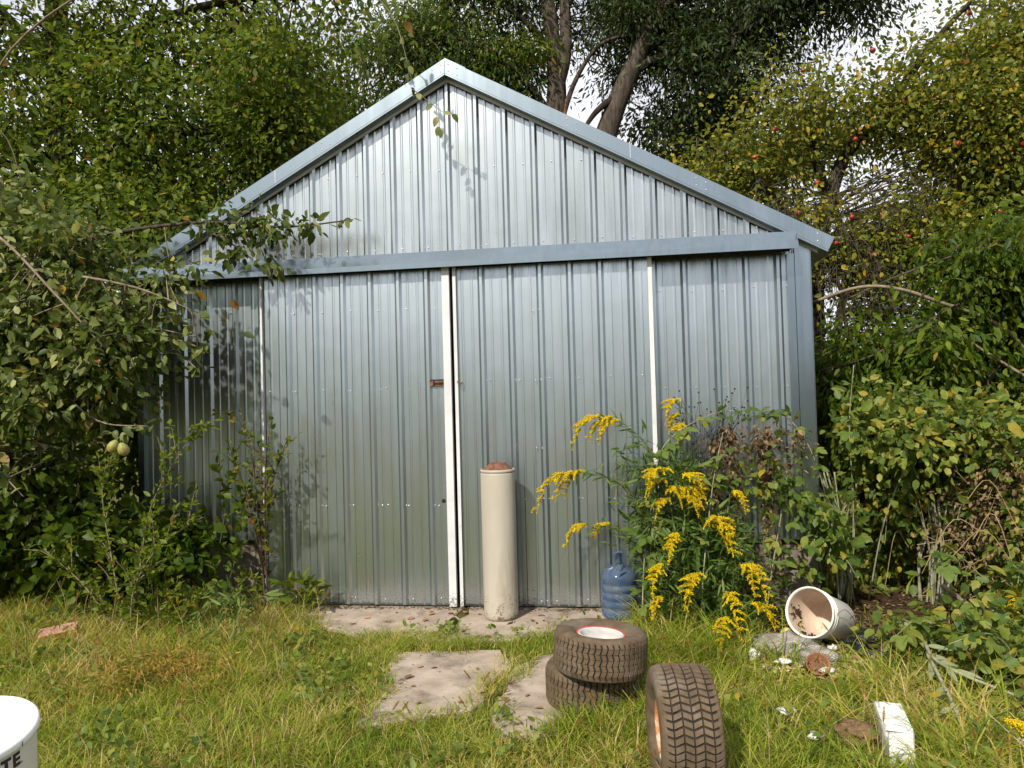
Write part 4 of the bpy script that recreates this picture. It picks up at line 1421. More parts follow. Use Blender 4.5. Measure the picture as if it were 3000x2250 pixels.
# 6: big tree on the left
t6 = tree("maple_tree", (-6.4, 3.6, -0.05), "big leafy tree with a dark trunk left of the shed")
A = limb(t6, [(-6.4, 3.6, -0.1), (-6.45, 3.6, 2.5), (-6.3, 3.6, 5), (-6.35, 3.6, 7.5), (-6.1, 3.6, 9)], 0.26, 0.10, "bark_dark", "trunk", 11)
A += limb(t6, [(-6.3, 3.6, 4.0), (-5.4, 3.3, 4.9), (-4.2, 3.2, 5.2), (-2.6, 3.2, 5.0)], 0.10, 0.02, "bark_dark", "limb", 8)
A += limb(t6, [(-6.35, 3.6, 5.6), (-5.2, 3.4, 6.6), (-3.8, 3.4, 7.0), (-2.2, 3.4, 6.9)], 0.10, 0.02, "bark_dark", "limb", 8)
A += limb(t6, [(-6.4, 3.6, 2.6), (-5.4, 2.6, 3.3), (-4.4, 2.0, 3.6)], 0.07, 0.02, "bark_dark", "limb", 8)
A += limb(t6, [(-6.35, 3.6, 6.4), (-7.2, 3.3, 7.4), (-7.9, 3.0, 7.9)], 0.08, 0.02, "bark_dark", "limb", 8)
_, C = foliage("crown", t6, [(-4.9, 3.2, 5.6, 1.7, 1.1, 1.3, 3), (-6.7, 3.0, 7.0, 1.6, 1.0, 1.3, 1.8), (-4.4, 2.6, 3.8, 1.5, 0.9, 0.8, 2.2), (-3.2, 3.2, 6.8, 1.5, 1.0, 1.0, 2.0),
                             (-7.3, 3.0, 4.6, 1.0, 0.9, 1.2, 1.2), (-6.2, 2.6, 2.8, 1.1, 0.8, 0.8, 1.2), (-3.2, 3.4, 5.1, 1.0, 0.8, 0.6, 1.6), (-5.2, 3.2, 8.0, 1.5, 1, .8, 1.2), (-3.9, 4.2, 6.0, 1.4, .6, 1.0, 1.6), (-7.6, 3.6, 6.0, 1.2, .8, 1.4, 1.4)],
               1250, 72, 0.25, 0.080, 0.048, "leaf", (0.36, 0.28), 0.05, 0.6, gaps=0.40, shell=.3, keep=clear_trunk)
twigs("twig", t6, C, A, "bark_dark", 0.014, 0.004, frac=0.7)

t7 = tree("willow_tree", (-2.6, 8.6, -0.05), "narrow-leaved tree behind the left roof slope", GT)
A = limb(t7, [(-2.6, 8.6, -0.1), (-2.5, 8.6, 3.5), (-2.1, 8.5, 6.2), (-1.7, 8.4, 8.2), (-1.9, 8.4, 10)], 0.2, 0.06, "bark_dark", "trunk", 10)
A += limb(t7, [(-2.3, 8.5, 5.2), (-1.2, 8.0, 6.2), (-0.4, 7.8, 7.2)], 0.08, 0.02, "bark_dark", "limb", 8)
A += limb(t7, [(-2.1, 8.5, 6.2), (-3.2, 8.1, 7.4), (-4.4, 8.0, 8.0)], 0.08, 0.02, "bark_dark", "limb", 8)
A += limb(t7, [(-1.3, 6.0, 5.1), (-0.95, 6.0, 5.75), (-0.85, 6.0, 6.2), (-1.2, 6.3, 6.6)], 0.045, 0.03, "twig", "limb", 8)
_, C = foliage("crown", t7, [(-1.6, 7.6, 6.6, 1.3, 0.9, 1.2, 2.2), (-3.2, 7.8, 7.4, 1.5, 1.0, 1.5, 2.4), (-1.3, 7.7, 8.9, 1.5, 1, 1.0, 1.4), (-0.5, 7.6, 7.7, 0.7, .7, .7, .6), (-4.6, 8, 6.4, 1.4, 1, 1.4, 1.4), (-6.4, 8.4, 6.5, 1.6, 1, 2.2, 1.6), (-3.0, 8.4, 5.6, 1.6, .8, 1.0, 1.2)],
               880, 74, 0.28, 0.105, 0.036, "leaf", (0.26, 0.26), 0.04, 1.1, gaps=0.38, shell=.3)
twigs("twig", t7, C, A, "bark_dark", 0.016, 0.004, frac=0.7)

# ------------------------------------------------------------------ pear tree in front at the left
PT = tree("pear_tree", (-4.1, -0.9, -0.05), "broad-leaved pear tree reaching across the left shed corner")
A = limb(PT, [(-4.1, -0.9, -0.1), (-4.05, -0.9, 1.2), (-3.9, -0.85, 2.4), (-3.7, -0.8, 3.4)], 0.09, 0.05, "bark", "trunk", 10)
P_br = []
for pts, r in (([(-3.8, -0.85, 2.6), (-3.1, -0.85, 2.75), (-2.3, -0.78, 2.90), (-1.6, -0.68, 2.96), (-1.0, -0.63, 2.90), (-0.46, -0.60, 2.93)], 0.022),
               ([(-3.9, -0.85, 2.4), (-3.2, -1.1, 2.6), (-2.4, -1.25, 2.5), (-1.85, -1.2, 2.38), (-1.45, -1.1, 2.2)], 0.018),
               ([(-4.0, -0.9, 1.9), (-3.2, -1.2, 2.05), (-2.5, -1.3, 1.75), (-2.1, -1.3, 1.45), (-1.75, -1.25, 1.40)], 0.014),
               ([(-3.95, -0.9, 1.6), (-3.2, -1.3, 1.5), (-2.8, -1.45, 1.2), (-2.5, -1.5, 0.95)], 0.016),
               ([(-3.7, -0.8, 3.4), (-3.1, -0.9, 4.35), (-2.0, -0.95, 4.85), (-1.0, -0.9, 4.9), (-0.15, -0.8, 4.5), (0.08, -0.72, 3.86)], 0.011),
               ([(-3.9, -0.85, 2.6), (-3.3, -1.3, 2.9), (-2.7, -1.5, 2.75), (-2.2, -1.55, 2.3), (-1.9, -1.5, 1.95)], 0.018),
               ([(-1.75, -0.70, 2.97), (-1.45, -0.63, 2.80), (-1.22, -0.60, 2.62), (-1.08, -0.58, 2.56)], 0.008),
               ([(-1.5, -1.1, 2.22), (-1.52, -1.0, 2.0), (-1.55, -0.95, 1.80)], 0.006)):
    q = limb(PT, pts, r, r * 0.22, "bark" if r > .02 else "twig", "branch", 7, 6)
    P_br.append(q)
    A += q
_, C = foliage("foliage", PT, [(-3.0, -1.0, 2.6, 0.8, 0.5, 0.45, 3), (-2.30, -1.05, 2.25, 0.45, 0.3, 0.26, 0.6), (-2.55, -1.15, 1.95, 0.7, 0.4, 0.45, 2.4), (-3.2, -1.1, 1.5, 0.8, 0.45, 0.5, 1.4),
                               (-3.5, -0.8, 3.1, 0.5, 0.5, 0.3, 0.8), (-2.35, -1.1, 1.75, .35, .25, .2, .6), (-1.42, -0.66, 3.02, 0.26, 0.03, 0.14, 0.10), (-0.98, -0.66, 2.86, 0.28, 0.03, 0.12, 0.08), (-1.6, -.9, 2.55, .3, .15, .12, .2)],
               520, 32, 0.13, 0.070, 0.043, "leaf_pear", (0.44, 0.26), 0.04, 0.7, gaps=0.25, tpl=T_OVAL)
twigs("twig", PT, C, A, "twig", 0.006, 0.002, frac=0.8)


C = []
for x, z, k in ((-1.62, 2.99, 3), (-1.45, 3.02, 3), (-1.28, 3.00, 3), (-1.12, 2.94, 3), (-1.30, 2.84, 2), (-1.40, 2.72, 2), (-1.18, 2.64, 1), (-0.95, 2.90, 2), (-0.78, 2.89, 1)):
    C += [(x + random.gauss(0, .05), -.64 + random.gauss(0, .02), z + random.gauss(0, .05)) for _ in range(k)]
foliage("spray_foliage", PT, None, 0, 21, 0.062, 0.066, 0.042, "leaf_pear", (0.30, 0.24), 0.03, 0.8, centres=C, tpl=T_OVAL)


def oval_leaf_mesh(name, ln, wd, mat, bend=0.25, fold=0.18, teeth=0.0):
    """a single larger leaf: midrib, six side points a side, gently bent"""
    vs, fs = [], []
    ys = [0.0, 0.12, 0.3, 0.5, 0.7, 0.87, 1.0]
    ws = [0.02, 0.30, 0.48, 0.50, 0.40, 0.20, 0.0]
    for y, w in zip(ys, ws):
        z = -bend * ln * y * y
        w2 = w * wd * (1 + (teeth * (1 if ys.index(y) % 2 else -1)))
        vs += [(-w2, y * ln, z + fold * w2), (0, y * ln, z), (w2, y * ln, z + fold * w2)]
    for i in range(len(ys) - 1):
        a = 3 * i
        fs += [(a, a + 1, a + 4, a + 3), (a + 1, a + 2, a + 5, a + 4)]
    me = bpy.data.meshes.new(name)
    me.from_pydata(vs, [], fs)
    me.polygons.foreach_set("use_smooth", [True] * len(fs))
    me.materials.append(M[mat])
    me.update()
    return me


def leaf_part(me, parent, pos, d, up, s):
    o = bpy.data.objects.new("leaf", me)
    COL.objects.link(o)
    o.parent = parent
    y = Vector(d).normalized()
    x = y.cross(Vector(up))
    x = x.normalized() if x.length > 1e-4 else y.orthogonal().normalized()
    z = x.cross(y)
    p = Vector(pos) - wloc(parent)
    o.matrix_local = Matrix(((x.x * s, y.x * s, z.x * s, p.x), (x.y * s, y.y * s, z.y * s, p.y), (x.z * s, y.z * s, z.z * s, p.z), (0, 0, 0, 1)))
    return o


pear_leaf = [oval_leaf_mesh("pear_leaf", 0.080, 0.050, "leaf_pear_obj", bd, fo) for bd, fo in ((0.15, 0.2), (0.3, 0.1), (0.45, 0.3), (-0.1, 0.25))]
nl = 0
for bi, q in enumerate(P_br):
    m_ = len(q)
    cnt = (46, 44, 42, 34, 40, 44, 16, 10)[bi]
    for k in range(cnt):
        i = min(m_ - 1, int(m_ * (0.30 + 0.70 * random.random() ** 0.8)))
        p = q[i] + Vector((random.gauss(0, .05), random.gauss(0, .05), random.gauss(0, .05))) * (1 if i < m_ - 3 else .4)
        if p.x > -0.7 and bi == 0 and random.random() < 0.25:
            continue
        t = (q[min(i + 1, m_ - 1)] - q[max(i - 1, 0)]).normalized()
        d = t * 0.6 + Vector((random.gauss(0, .6), random.gauss(0, .6), random.gauss(-0.35, .4)))
        u = Vector((random.gauss(-.1, .45), random.gauss(-.35, .45), 1))
        leaf_part(random.choice(pear_leaf), PT, p, d, u, random.uniform(0.75, 1.25))
        nl += 1
# twig of leaves hanging before the gable peak
b = MB()
tw = spline([(0.05, -0.72, 3.86), (0.20, -0.68, 3.74), (0.28, -0.66, 3.68), (0.36, -0.66, 3.66)], 4)
b.tube(tw, taper(0.003, 0.0015, len(tw)), 5)
tw2 = spline([(0.22, -0.68, 3.73), (0.25, -0.67, 3.62), (0.255, -0.67, 3.54)], 4)
b.tube(tw2, taper(0.002, 0.001, len(tw2)), 5)
b.build("branch", M["twig"], PT)
for p, d in (((0.08, -.66, 3.68), (0.6, -.3, -.3)), ((0.15, -.66, 3.66), (0.5, -.2, -.6)), ((0.0, -.68, 3.74), (-.5, -.4, -.7)), ((0.04, -.67, 3.64), (-.4, -.3, -.8)), ((0.055, -.67, 3.55), (0.1, -.2, -1)), ((0.05, -.67, 3.57), (-0.5, .1, -1)), ((-0.1, -.7, 3.82), (.3, -.5, -.8))):
    leaf_part(random.choice(pear_leaf), PT, (p[0] + .2, p[1], p[2]), d, (0.2, -0.9, 0.5), 0.9)


def pear_mesh():
    b = MB()
    b.lathe([(0.0001, -0.040), (0.014, -0.040), (0.030, -0.026), (0.036, -0.006), (0.031, 0.018), (0.020, 0.034), (0.012, 0.044), (0.0001, 0.048)], 20)
    b.tube([(0, 0, 0.046), (0.003, 0, 0.060), (0.010, 0, 0.078)], 0.002, 5)
    return b.mesh("pear")


pm = pear_mesh()
pm.materials.append(M["pear"])
PT.location += Vector((-0.20, 0.28, 0.05))
for p, r, lb in (((-1.885, -1.42, 1.335), 0.5, "green pear with a pointed top hanging left of its twin"), ((-1.815, -1.42, 1.315), -0.3, "round yellow-green pear hanging right of its twin")):
    o = bpy.data.objects.new("pear", pm)
    COL.objects.link(o)
    o.location = p
    o.rotation_euler = (0.2, r, 0.4)
    tag(o, lb, "pear", "pears on the left tree")

# ------------------------------------------------------------------ undergrowth at the left
def stuff_leaves(name, *a, **k):
    o, c = foliage(name, None, *a, **k)
    return o, c


stuff_leaves("undergrowth", [(-2.9, -0.35, 0.55, 0.75, 0.30, 0.45, 3), (-3.9, -0.7, 0.75, 0.8, 0.4, 0.7, 2.5), (-2.3, -0.2, 0.75, 0.35, 0.12, 0.5, 1.0), (-3.6, 0.8, 1.4, 0.8, 0.7, 1.2, 2.5), (-5.0, 0.2, 1.6, 1.0, 0.8, 1.4, 2)],
             620, 34, 0.14, 0.085, 0.062, "leaf", tint=(0.16, 0.16), yellow=0.015, droop=0.8, up=0.5, tpl=T_OVAL)  # low tint: the tree's shade on the undergrowth is put into the leaf colour


def sapling(name, base, label, cat, stems, mat_stem, leaf_mat, ln, wd, per_m, tint=(0.5, 0.15), yellow=0.05, r=0.006, leafsplay=0.7, group=None, branches=5, up=0.6, brlen=0.3, spread=0.015):
    """several stems with side shoots; leaves set along them"""
    o = empty(name, base, label, cat, group)
    b = MB()
    P, D = [], []
    for st in stems:
        q = spline(st, 6)
        b.tube(q, taper(r, r * 0.3, len(q)), 6)
        segs = [q[len(q) // 4:]]
        for k in range(branches):
            i = random.randint(len(q) // 4, len(q) - 3)
            t = (q[i + 1] - q[i - 1]).normalized()
            e = q[i] + (t * 0.6 + Vector((random.gauss(0, .6), random.gauss(0, .5), random.uniform(-.1, .6)))).normalized() * brlen * random.uniform(.5, 1.1)
            s = spline([q[i], q[i].lerp(e, .5) + Vector((0, 0, .03)), e], 4)
            b.tube(s, taper(r * 0.5, r * 0.2, len(s)), 5)
            segs.append(s)
        for s in segs:
            for a_, c_ in zip(s[:-1], s[1:]):
                ll = (c_ - a_).length
                m_ = ll * per_m
                for k in range(int(m_) + (1 if random.random() < m_ % 1 else 0)):
                    P.append(a_.lerp(c_, random.random()) + Vector((random.gauss(0, spread), random.gauss(0, spread), random.gauss(0, spread))))
                    t = (c_ - a_).normalized()
                    D.append(t * 0.6 + Vector((random.gauss(0, leafsplay), random.gauss(0, leafsplay), random.gauss(0, leafsplay * .6))))
    b.build("stem", M[mat_stem], o)
    P, D = np.array([tuple(p) for p in P]), np.array([tuple(d) for d in D])
    ok = no_shed(P, 0)
    P, D = P[ok], D[ok]
    n = len(P)
    Ln = ln * np.clip(1 + 0.25 * RNG.normal(size=n), .5, 1.6)
    V, F, k = leaf_arrays(P, D, RNG.normal(size=(n, 3)) * .6 + np.array([-.1, -.4, up]), Ln, Ln * wd / ln, T_OVAL)
    t = np.clip(tint[0] + tint[1] * RNG.normal(size=n), 0, .88)
    ye = RNG.random(n) < yellow
    t[ye] = .9 + .1 * RNG.random(ye.sum())
    me = tri_mesh("foliage", V - np.array(base), F, np.repeat(t, k))
    link("foliage", me, M[leaf_mat], o, "stuff")
    return o


sapling("privet_sapling", (-2.10, -1.0, -0.02), "tall privet sapling with small pointed leaves left of the doors", "sapling",
        [[(-2.10, -1.0, -0.03), (-2.02, -1.0, 0.4), (-1.88, -1.05, 0.9), (-1.62, -1.1, 1.28), (-1.50, -1.1, 1.40)], [(-2.12, -1.0, -0.03), (-2.2, -1.0, 0.45), (-2.28, -1.0, 0.95), (-2.25, -1.0, 1.2)],
         [(-2.08, -1.0, -0.03), (-1.98, -1.1, 0.35), (-1.75, -1.15, 0.66), (-1.45, -1.15, 0.84)], [(-2.14, -1.0, -0.03), (-2.38, -1.05, 0.35), (-2.65, -1.1, 0.62)]],
        "twig", "leaf", 0.052, 0.022, 75, (0.55, 0.14), 0.01, 0.007, branches=9)
sapling("seedling", (-1.86, -0.95, -0.02), "low bushy seedling with bright shoot tips under the privet sapling", "seedling",
        [[(-1.86, -.95, -.03), (-1.80, -.95, .2), (-1.72, -1, .42)], [(-1.85, -.95, -.03), (-1.94, -.95, .25), (-1.92, -1, .5)], [(-1.84, -.93, -.03), (-1.68, -.95, .18), (-1.52, -1, .34)], [(-1.87, -.95, -.03), (-2.0, -1, .12), (-2.15, -1.05, .22)]],
        "twig", "leaf", 0.046, 0.022, 95, (0.62, 0.14), 0.02, 0.005, branches=6, brlen=.18)
sapling("door_sapling", (-1.38, -0.40, -0.02), "spindly sapling with browning leaves against the left door edge", "sapling",
        [[(-1.38, -.40, -.03), (-1.42, -.40, .5), (-1.45, -.42, 1.0), (-1.50, -.42, 1.35), (-1.62, -.42, 1.52)], [(-1.37, -.40, -.03), (-1.38, -.40, .6), (-1.36, -.42, 1.1), (-1.30, -.42, 1.5)], [(-1.39, -.40, .5), (-1.30, -.42, 1.0), (-1.18, -.42, 1.32)],
         [(-1.40, -.40, .3), (-1.52, -.42, .9), (-1.66, -.42, 1.3)]],
        "bark", "leaf", 0.048, 0.028, 42, (0.55, 0.22), 0.22, 0.009, branches=8, brlen=.2)
sapling("brown_vine", (-1.40, -0.30, -0.02), "brown dried vine climbing the left door edge sapling", "vine",
        [[(-1.40, -.30, -.03), (-1.43, -.32, .4), (-1.40, -.33, .8), (-1.47, -.34, 1.1)], [(-1.45, -.3, -.03), (-1.44, -.32, .5), (-1.50, -.33, .9)]],
        "rust", "leaf_brown", 0.04, 0.025, 75, (0.45, 0.25), 0.0, 0.008, branches=6, brlen=.12)
sapling("climbing_weed", (-1.85, -0.35, -0.02), "green weed climbing before the dark block wall", "weed",
        [[(-1.85, -.35, -.03), (-1.8, -.35, .4), (-1.72, -.36, .85), (-1.78, -.38, 1.15)], [(-1.8, -.35, -.03), (-1.62, -.36, .5), (-1.55, -.36, .95)], [(-1.9, -.35, -.03), (-2.0, -.36, .5), (-2.02, -.36, 1.0)]],
        "stem", "leaf", 0.07, 0.045, 38, (0.42, 0.16), 0.06, 0.005, branches=7, brlen=.22)
sapling("mugwort", (-1.36, -0.88, -0.02), "drooping grey-green weed with lance leaves in the grass", "weed",
        [[(-1.36, -.88, -.03), (-1.36, -.92, .22), (-1.26, -1.05, .28), (-1.18, -1.2, .12)], [(-1.38, -.88, -.03), (-1.40, -.95, .24), (-1.46, -1.1, .24), (-1.5, -1.25, .06)], [(-1.36, -.88, -.03), (-1.34, -.95, .25), (-1.33, -1.1, .26), (-1.33, -1.28, .08)], [(-1.36, -.86, -.03), (-1.25, -.85, .22), (-1.05, -.9, .25)]],
        "stem", "leaf_rod", 0.085, 0.018, 85, (0.75, 0.12), 0.0, 0.005, branches=1, brlen=.12)
sapling("seedling", (-1.62, -0.30, -0.02), "small green seedling at the foot of the block wall", "seedling",
        [[(-1.62, -.3, -.03), (-1.63, -.3, .14), (-1.6, -.33, .3)], [(-1.6, -.3, -.03), (-1.52, -.32, .12), (-1.45, -.36, .2)]],
        "stem", "leaf", 0.06, 0.024, 95, (0.6, 0.1), 0.02, 0.004, branches=3, brlen=.12)
sapling("dock_weed", (-1.08, -0.32, -0.02), "tuft of coarse green weed before the left door", "weed",
        [[(-1.08, -.32, -.03), (-1.05, -.34, .10), (-.98, -.38, .16)], [(-1.1, -.32, -.03), (-1.16, -.35, .12), (-1.22, -.4, .2)], [(-1.07, -.3, -.03), (-1.1, -.32, .14), (-1.1, -.34, .22)]],
        "stem", "leaf", 0.10, 0.028, 90, (0.62, 0.12), 0.0, 0.004, branches=2, brlen=.1)


# ------------------------------------------------------------------ goldenrod
def plume_mesh(L, droop, seed, dirv):
    """one-sided nodding panicle: an arched axis with curved side sprays covered in tiny florets"""
    rng = random.Random(seed)
    dx, dy = dirv
    axis = []
    for i in range(9):
        t = i / 8
        axis.append(Vector((dx * L * t, dy * L * t, L * (0.35 * t - droop * t * t))))
    pts, rad = [], []
    sprays = []
    for i in range(1, 9):
        for k in range(2 if i < 7 else 1):
            a = rng.uniform(0.35, 1.25) * (1 if k == 0 else -1)
            ln = L * rng.uniform(0.34, 0.56) * (1.15 - i / 11)
            fw = Vector((dx, dy, 0)).normalized() if (dx or dy) else Vector((1, 0, 0))
            sd = Vector((-fw.y, fw.x, 0))
            d = fw * math.cos(a) + sd * math.sin(a) + Vector((0, 0, rng.uniform(0.0, 0.6)))
            sprays.append((axis[i], d.normalized(), ln))
    sprays.append((axis[6], (axis[8] - axis[6]).normalized(), L * 0.42))
    for p0, d, ln in sprays:
        m_ = max(8, int(ln / 0.0030))
        for j in range(m_):
            u = j / m_
            p = p0 + d * ln * u + Vector((0, 0, -0.50 * ln * u * u))
            r_ = 0.0050 * (1 - 0.80 * u) + 0.0009
            for _ in range(3 if u < 0.6 else 2):
                pts.append(p + Vector((rng.gauss(0, r_), rng.gauss(0, r_), rng.gauss(.001, r_))))
    T = np.array([(1, 1, 1), (-1, -1, 1), (-1, 1, -1), (1, -1, -1)], float)
    F = np.array([(0, 1, 2), (0, 3, 1), (0, 2, 3), (1, 3, 2)])
    P = np.array([tuple(p) for p in pts])
    n = len(P)
    rg = np.random.default_rng(seed)
    s = 0.0026 * (0.7 + 0.6 * rg.random(n))
    a = rg.random(n) * 6.28
    ca, sa = np.cos(a), np.sin(a)
    TT = np.stack([T[None, :, 0] * ca[:, None] - T[None, :, 1] * sa[:, None], T[None, :, 0] * sa[:, None] + T[None, :, 1] * ca[:, None], np.repeat(T[None, :, 2], n, 0)], -1)
    V = P[:, None, :] + TT * s[:, None, None]
    Fa = (F[None] + (np.arange(n) * 4)[:, None, None]).reshape(-1, 3)
    return tri_mesh("plume", V.reshape(-1, 3), Fa, np.repeat(np.clip(0.5 + .25 * rg.normal(size=n), 0, 1), 4)), axis


def goldenrod(base, pts, L, droop, label, seed, dirv=None, plumes=1):
    o = empty("goldenrod", base, label, "goldenrod", "goldenrod plants")
    q = spline([base] + pts, 7)
    b = MB()
    b.tube(q, taper(0.0045, 0.0022, len(q)), 6)
    b.build("stem", M["stem"], o)
    P, D = [], []
    for a_, c_ in zip(q[2:-1], q[3:]):
        ll = (c_ - a_).length
        for k in range(max(1, int(ll * 115))):
            P.append(tuple(a_.lerp(c_, random.random())))
            t = (c_ - a_).normalized()
            D.append(tuple(t * 0.55 + Vector((random.gauss(0, .7), random.gauss(0, .7), random.gauss(-.15, .35)))))
    P, D = np.array(P), np.array(D)
    n = len(P)
    Ln = 0.085 * np.clip(1 + .25 * RNG.normal(size=n), .5, 1.5)
    V, F, k = leaf_arrays(P, D, RNG.normal(size=(n, 3)) * .5 + np.array([0, -.2, .8]), Ln, Ln * .16, T_OVAL)
    link("foliage", tri_mesh("foliage", V - np.array(base), F, np.repeat(np.clip(.55 + .2 * RNG.normal(size=n), 0, 1), k)), M["leaf_rod"], o, "stuff")
    t = (q[-1] - q[-4])
    for j in range(plumes):
        dv = dirv if dirv else (t.x, t.y)
        a = math.atan2(dv[1], dv[0]) + (0 if j == 0 else random.uniform(-1.3, 1.3))
        hd = math.hypot(t.x, t.y) / max(t.length, 1e-6)
        me, _ = plume_mesh(L * (1 if j == 0 else .75), droop, seed + j * 50, (math.cos(a) * (.45 + .5 * hd), math.sin(a) * (.45 + .5 * hd)))
        po = link("plume", me, M["plume"], o, "stuff")
        src = q[-1] if j == 0 else q[-3 - j * 2]
        po.location = src - Vector(base)
    return o


GRD = [
    # base, points, plume length, droop, label, direction, plumes
    ((1.50, -0.52, -.03), [(1.50, -.55, .5), (1.36, -.62, .92), (1.10, -.68, 1.05), (0.97, -.70, 1.04)], 0.17, 1.15, "goldenrod stem reaching farthest left with a drooping plume above the jug", (-.8, -.2), 3),
    ((1.56, -0.46, -.03), [(1.58, -.48, .6), (1.52, -.52, 1.15), (1.34, -.55, 1.38), (1.20, -.56, 1.42)], 0.17, 0.95, "goldenrod stem arching left with the tall leftmost upper plumes", (-.5, -.3), 3),
    ((1.48, -0.56, -.03), [(1.46, -.6, .35), (1.30, -.66, .66), (1.08, -.70, .70)], 0.14, 1.0, "low goldenrod stem arching left just above the blue jug", (-.7, -.3), 2),
    ((1.66, -0.60, -.03), [(1.66, -.62, .5), (1.63, -.66, .9), (1.61, -.70, 1.06)], 0.22, 0.55, "goldenrod with the biggest starry plume in the middle of the clump", (-.5, -.5), 4),
    ((1.72, -0.58, -.03), [(1.73, -.6, .5), (1.72, -.66, .85), (1.70, -.70, 1.02)], 0.22, 0.60, "goldenrod with a spreading plume right beside the starry one", (.6, -.5), 4),
    ((1.74, -0.30, -.03), [(1.75, -.3, .8), (1.76, -.3, 1.30), (1.74, -.31, 1.52)], 0.17, 0.80, "topmost goldenrod plume in front of the right wall", (-.6, -.4), 3),
    ((1.84, -0.62, -.03), [(1.85, -.64, .4), (1.86, -.7, .68), (1.88, -.76, .76)], 0.19, 1.1, "goldenrod with a hanging plume right of the white cane", (.4, -.6), 3),
    ((1.68, -0.70, -.03), [(1.68, -.72, .35), (1.67, -.78, .62), (1.66, -.84, .66)], 0.17, 1.1, "goldenrod plume below the big starry plume", (-.3, -.6), 2),
    ((1.60, -0.74, -.03), [(1.60, -.78, .22), (1.58, -.82, .42), (1.56, -.86, .47)], 0.17, 1.2, "goldenrod plume hanging right of the blue jug neck", (-.4, -.6), 2),
    ((1.58, -0.80, -.03), [(1.58, -.82, .12), (1.56, -.86, .24), (1.55, -.9, .27)], 0.13, 1.1, "small low goldenrod plume at jug shoulder height", (-.5, -.6), 1),
    ((1.80, -0.78, -.03), [(1.80, -.82, .2), (1.79, -.88, .38), (1.78, -.94, .43)], 0.20, 1.1, "pale wide goldenrod plume low in the middle of the clump", (-.4, -.5), 4),
    ((1.92, -0.78, -.03), [(1.93, -.82, .18), (1.94, -.88, .30), (1.94, -.94, .31)], 0.19, 1.5, "goldenrod with a straight hanging plume over the grass", (.1, -.4), 2),
    ((1.98, -0.68, -.03), [(2.0, -.72, .25), (2.03, -.8, .44), (2.06, -.86, .47)], 0.20, 1.35, "goldenrod with a long plume near the blue and white bag", (.4, -.5), 2),
    ((2.04, -0.66, -.03), [(2.04, -.68, .12), (2.07, -.72, .20), (2.10, -.76, .20)], 0.17, 1.0, "lowest goldenrod plume nearest the tipped bucket", (.7, -.4), 2),
    ((1.90, -1.00, -.03), [(1.91, -1.02, .10), (1.92, -1.05, .20), (1.92, -1.08, .20)], 0.17, 1.4, "goldenrod plume drooping to the ground behind the upright tyre", (-.3, -.6), 2),
    ((2.02, -0.50, -.03), [(2.02, -.52, .5), (2.03, -.56, .82), (2.04, -.6, .90)], 0.14, 1.1, "small goldenrod plume among the dried brown vines", (.5, -.5), 1),
    ((3.62, -0.86, -.03), [(3.62, -.88, .12), (3.64, -.92, .30), (3.65, -.95, .34)], 0.20, 0.9, "greenish goldenrod plume at the right edge by the black pipe", (-.5, -.5), 3),
    ((2.70, -2.40, -.03), [(2.72, -2.40, .08), (2.76, -2.42, .18), (2.80, -2.44, .19)], 0.16, 1.0, "goldenrod plume low at right beside the pale broken branch", (.7, -.5), 2),
]
for i, (ba, pts, L_, dr, lb, dv, npl) in enumerate(GRD):
    goldenrod(ba, pts, L_ * (1.55 if i < 2 else 1.3 if i < 7 else 1.05), dr, lb, 100 + i, dv, npl if i < 7 else (2 if i in (7, 10, 12) else 1))
# leafy, not yet flowering shoots between them
stuff_leaves("goldenrod_foliage", [(1.70, -0.55, 0.45, 0.22, 0.16, 0.45, 3), (1.88, -0.55, 0.40, 0.22, 0.16, 0.38, 2.4), (1.60, -0.45, 0.9, 0.16, 0.12, 0.3, 1), (2.0, -0.45, 0.2, 0.25, 0.2, 0.2, 1), (1.75, -.42, .75, .3, .12, .4, 2.2), (1.62, -.45, .95, .2, .1, .3, 1)],
             210, 24, 0.08, 0.085, 0.017, "leaf_rod", tint=(0.45, 0.2), yellow=0.0, droop=0.1, up=0.5, tpl=T_OVAL)


# ------------------------------------------------------------------ brambles
def trifoliate(name, s=1.0, mat="leaf_bramble_obj"):
    vs, fs = [], []
    for ang, ln, oy in ((0, 0.085, 0.035), (62, 0.068, 0.022), (-62, 0.068, 0.022)):
        ca, sa = math.cos(R(ang)), math.sin(R(ang))
        wd = ln * 0.70
        ys = [0, .2, .45, .7, .88, 1.0]
        ws = [.04, .36, .5, .38, .2, 0]
        b0 = len(vs)
        for j, (y, w) in enumerate(zip(ys, ws)):
            z = -0.22 * ln * y * y
            ww = w * wd * (1.0 if j % 2 else 0.93)
            for x, zz in ((-ww, z + .2 * ww), (0, z), (ww, z + .2 * ww)):
                yy = y * ln
                vs.append(((x * ca + yy * sa) * s, (oy + yy * ca - x * sa) * s, zz * s))
        for i in range(5):
            a = b0 + 3 * i
            fs += [(a, a + 1, a + 4, a + 3), (a + 1, a + 2, a + 5, a + 4)]
    b0 = len(vs)
    vs += [(-.0015, 0, 0), (.0015, 0, 0), (.0015, .04 * s, 0), (-.0015, .04 * s, 0)]
    fs.append((b0, b0 + 1, b0 + 2, b0 + 3))
    me = bpy.data.meshes.new(name)
    me.from_pydata(vs, [], fs)
    me.polygons.foreach_set("use_smooth", [True] * len(fs))
    me.materials.append(M[mat])
    me.update()
    return me


tri_leaf = [trifoliate("bramble_leaf", 1.0), trifoliate("bramble_leaf", 1.2), trifoliate("bramble_leaf", 0.85)]


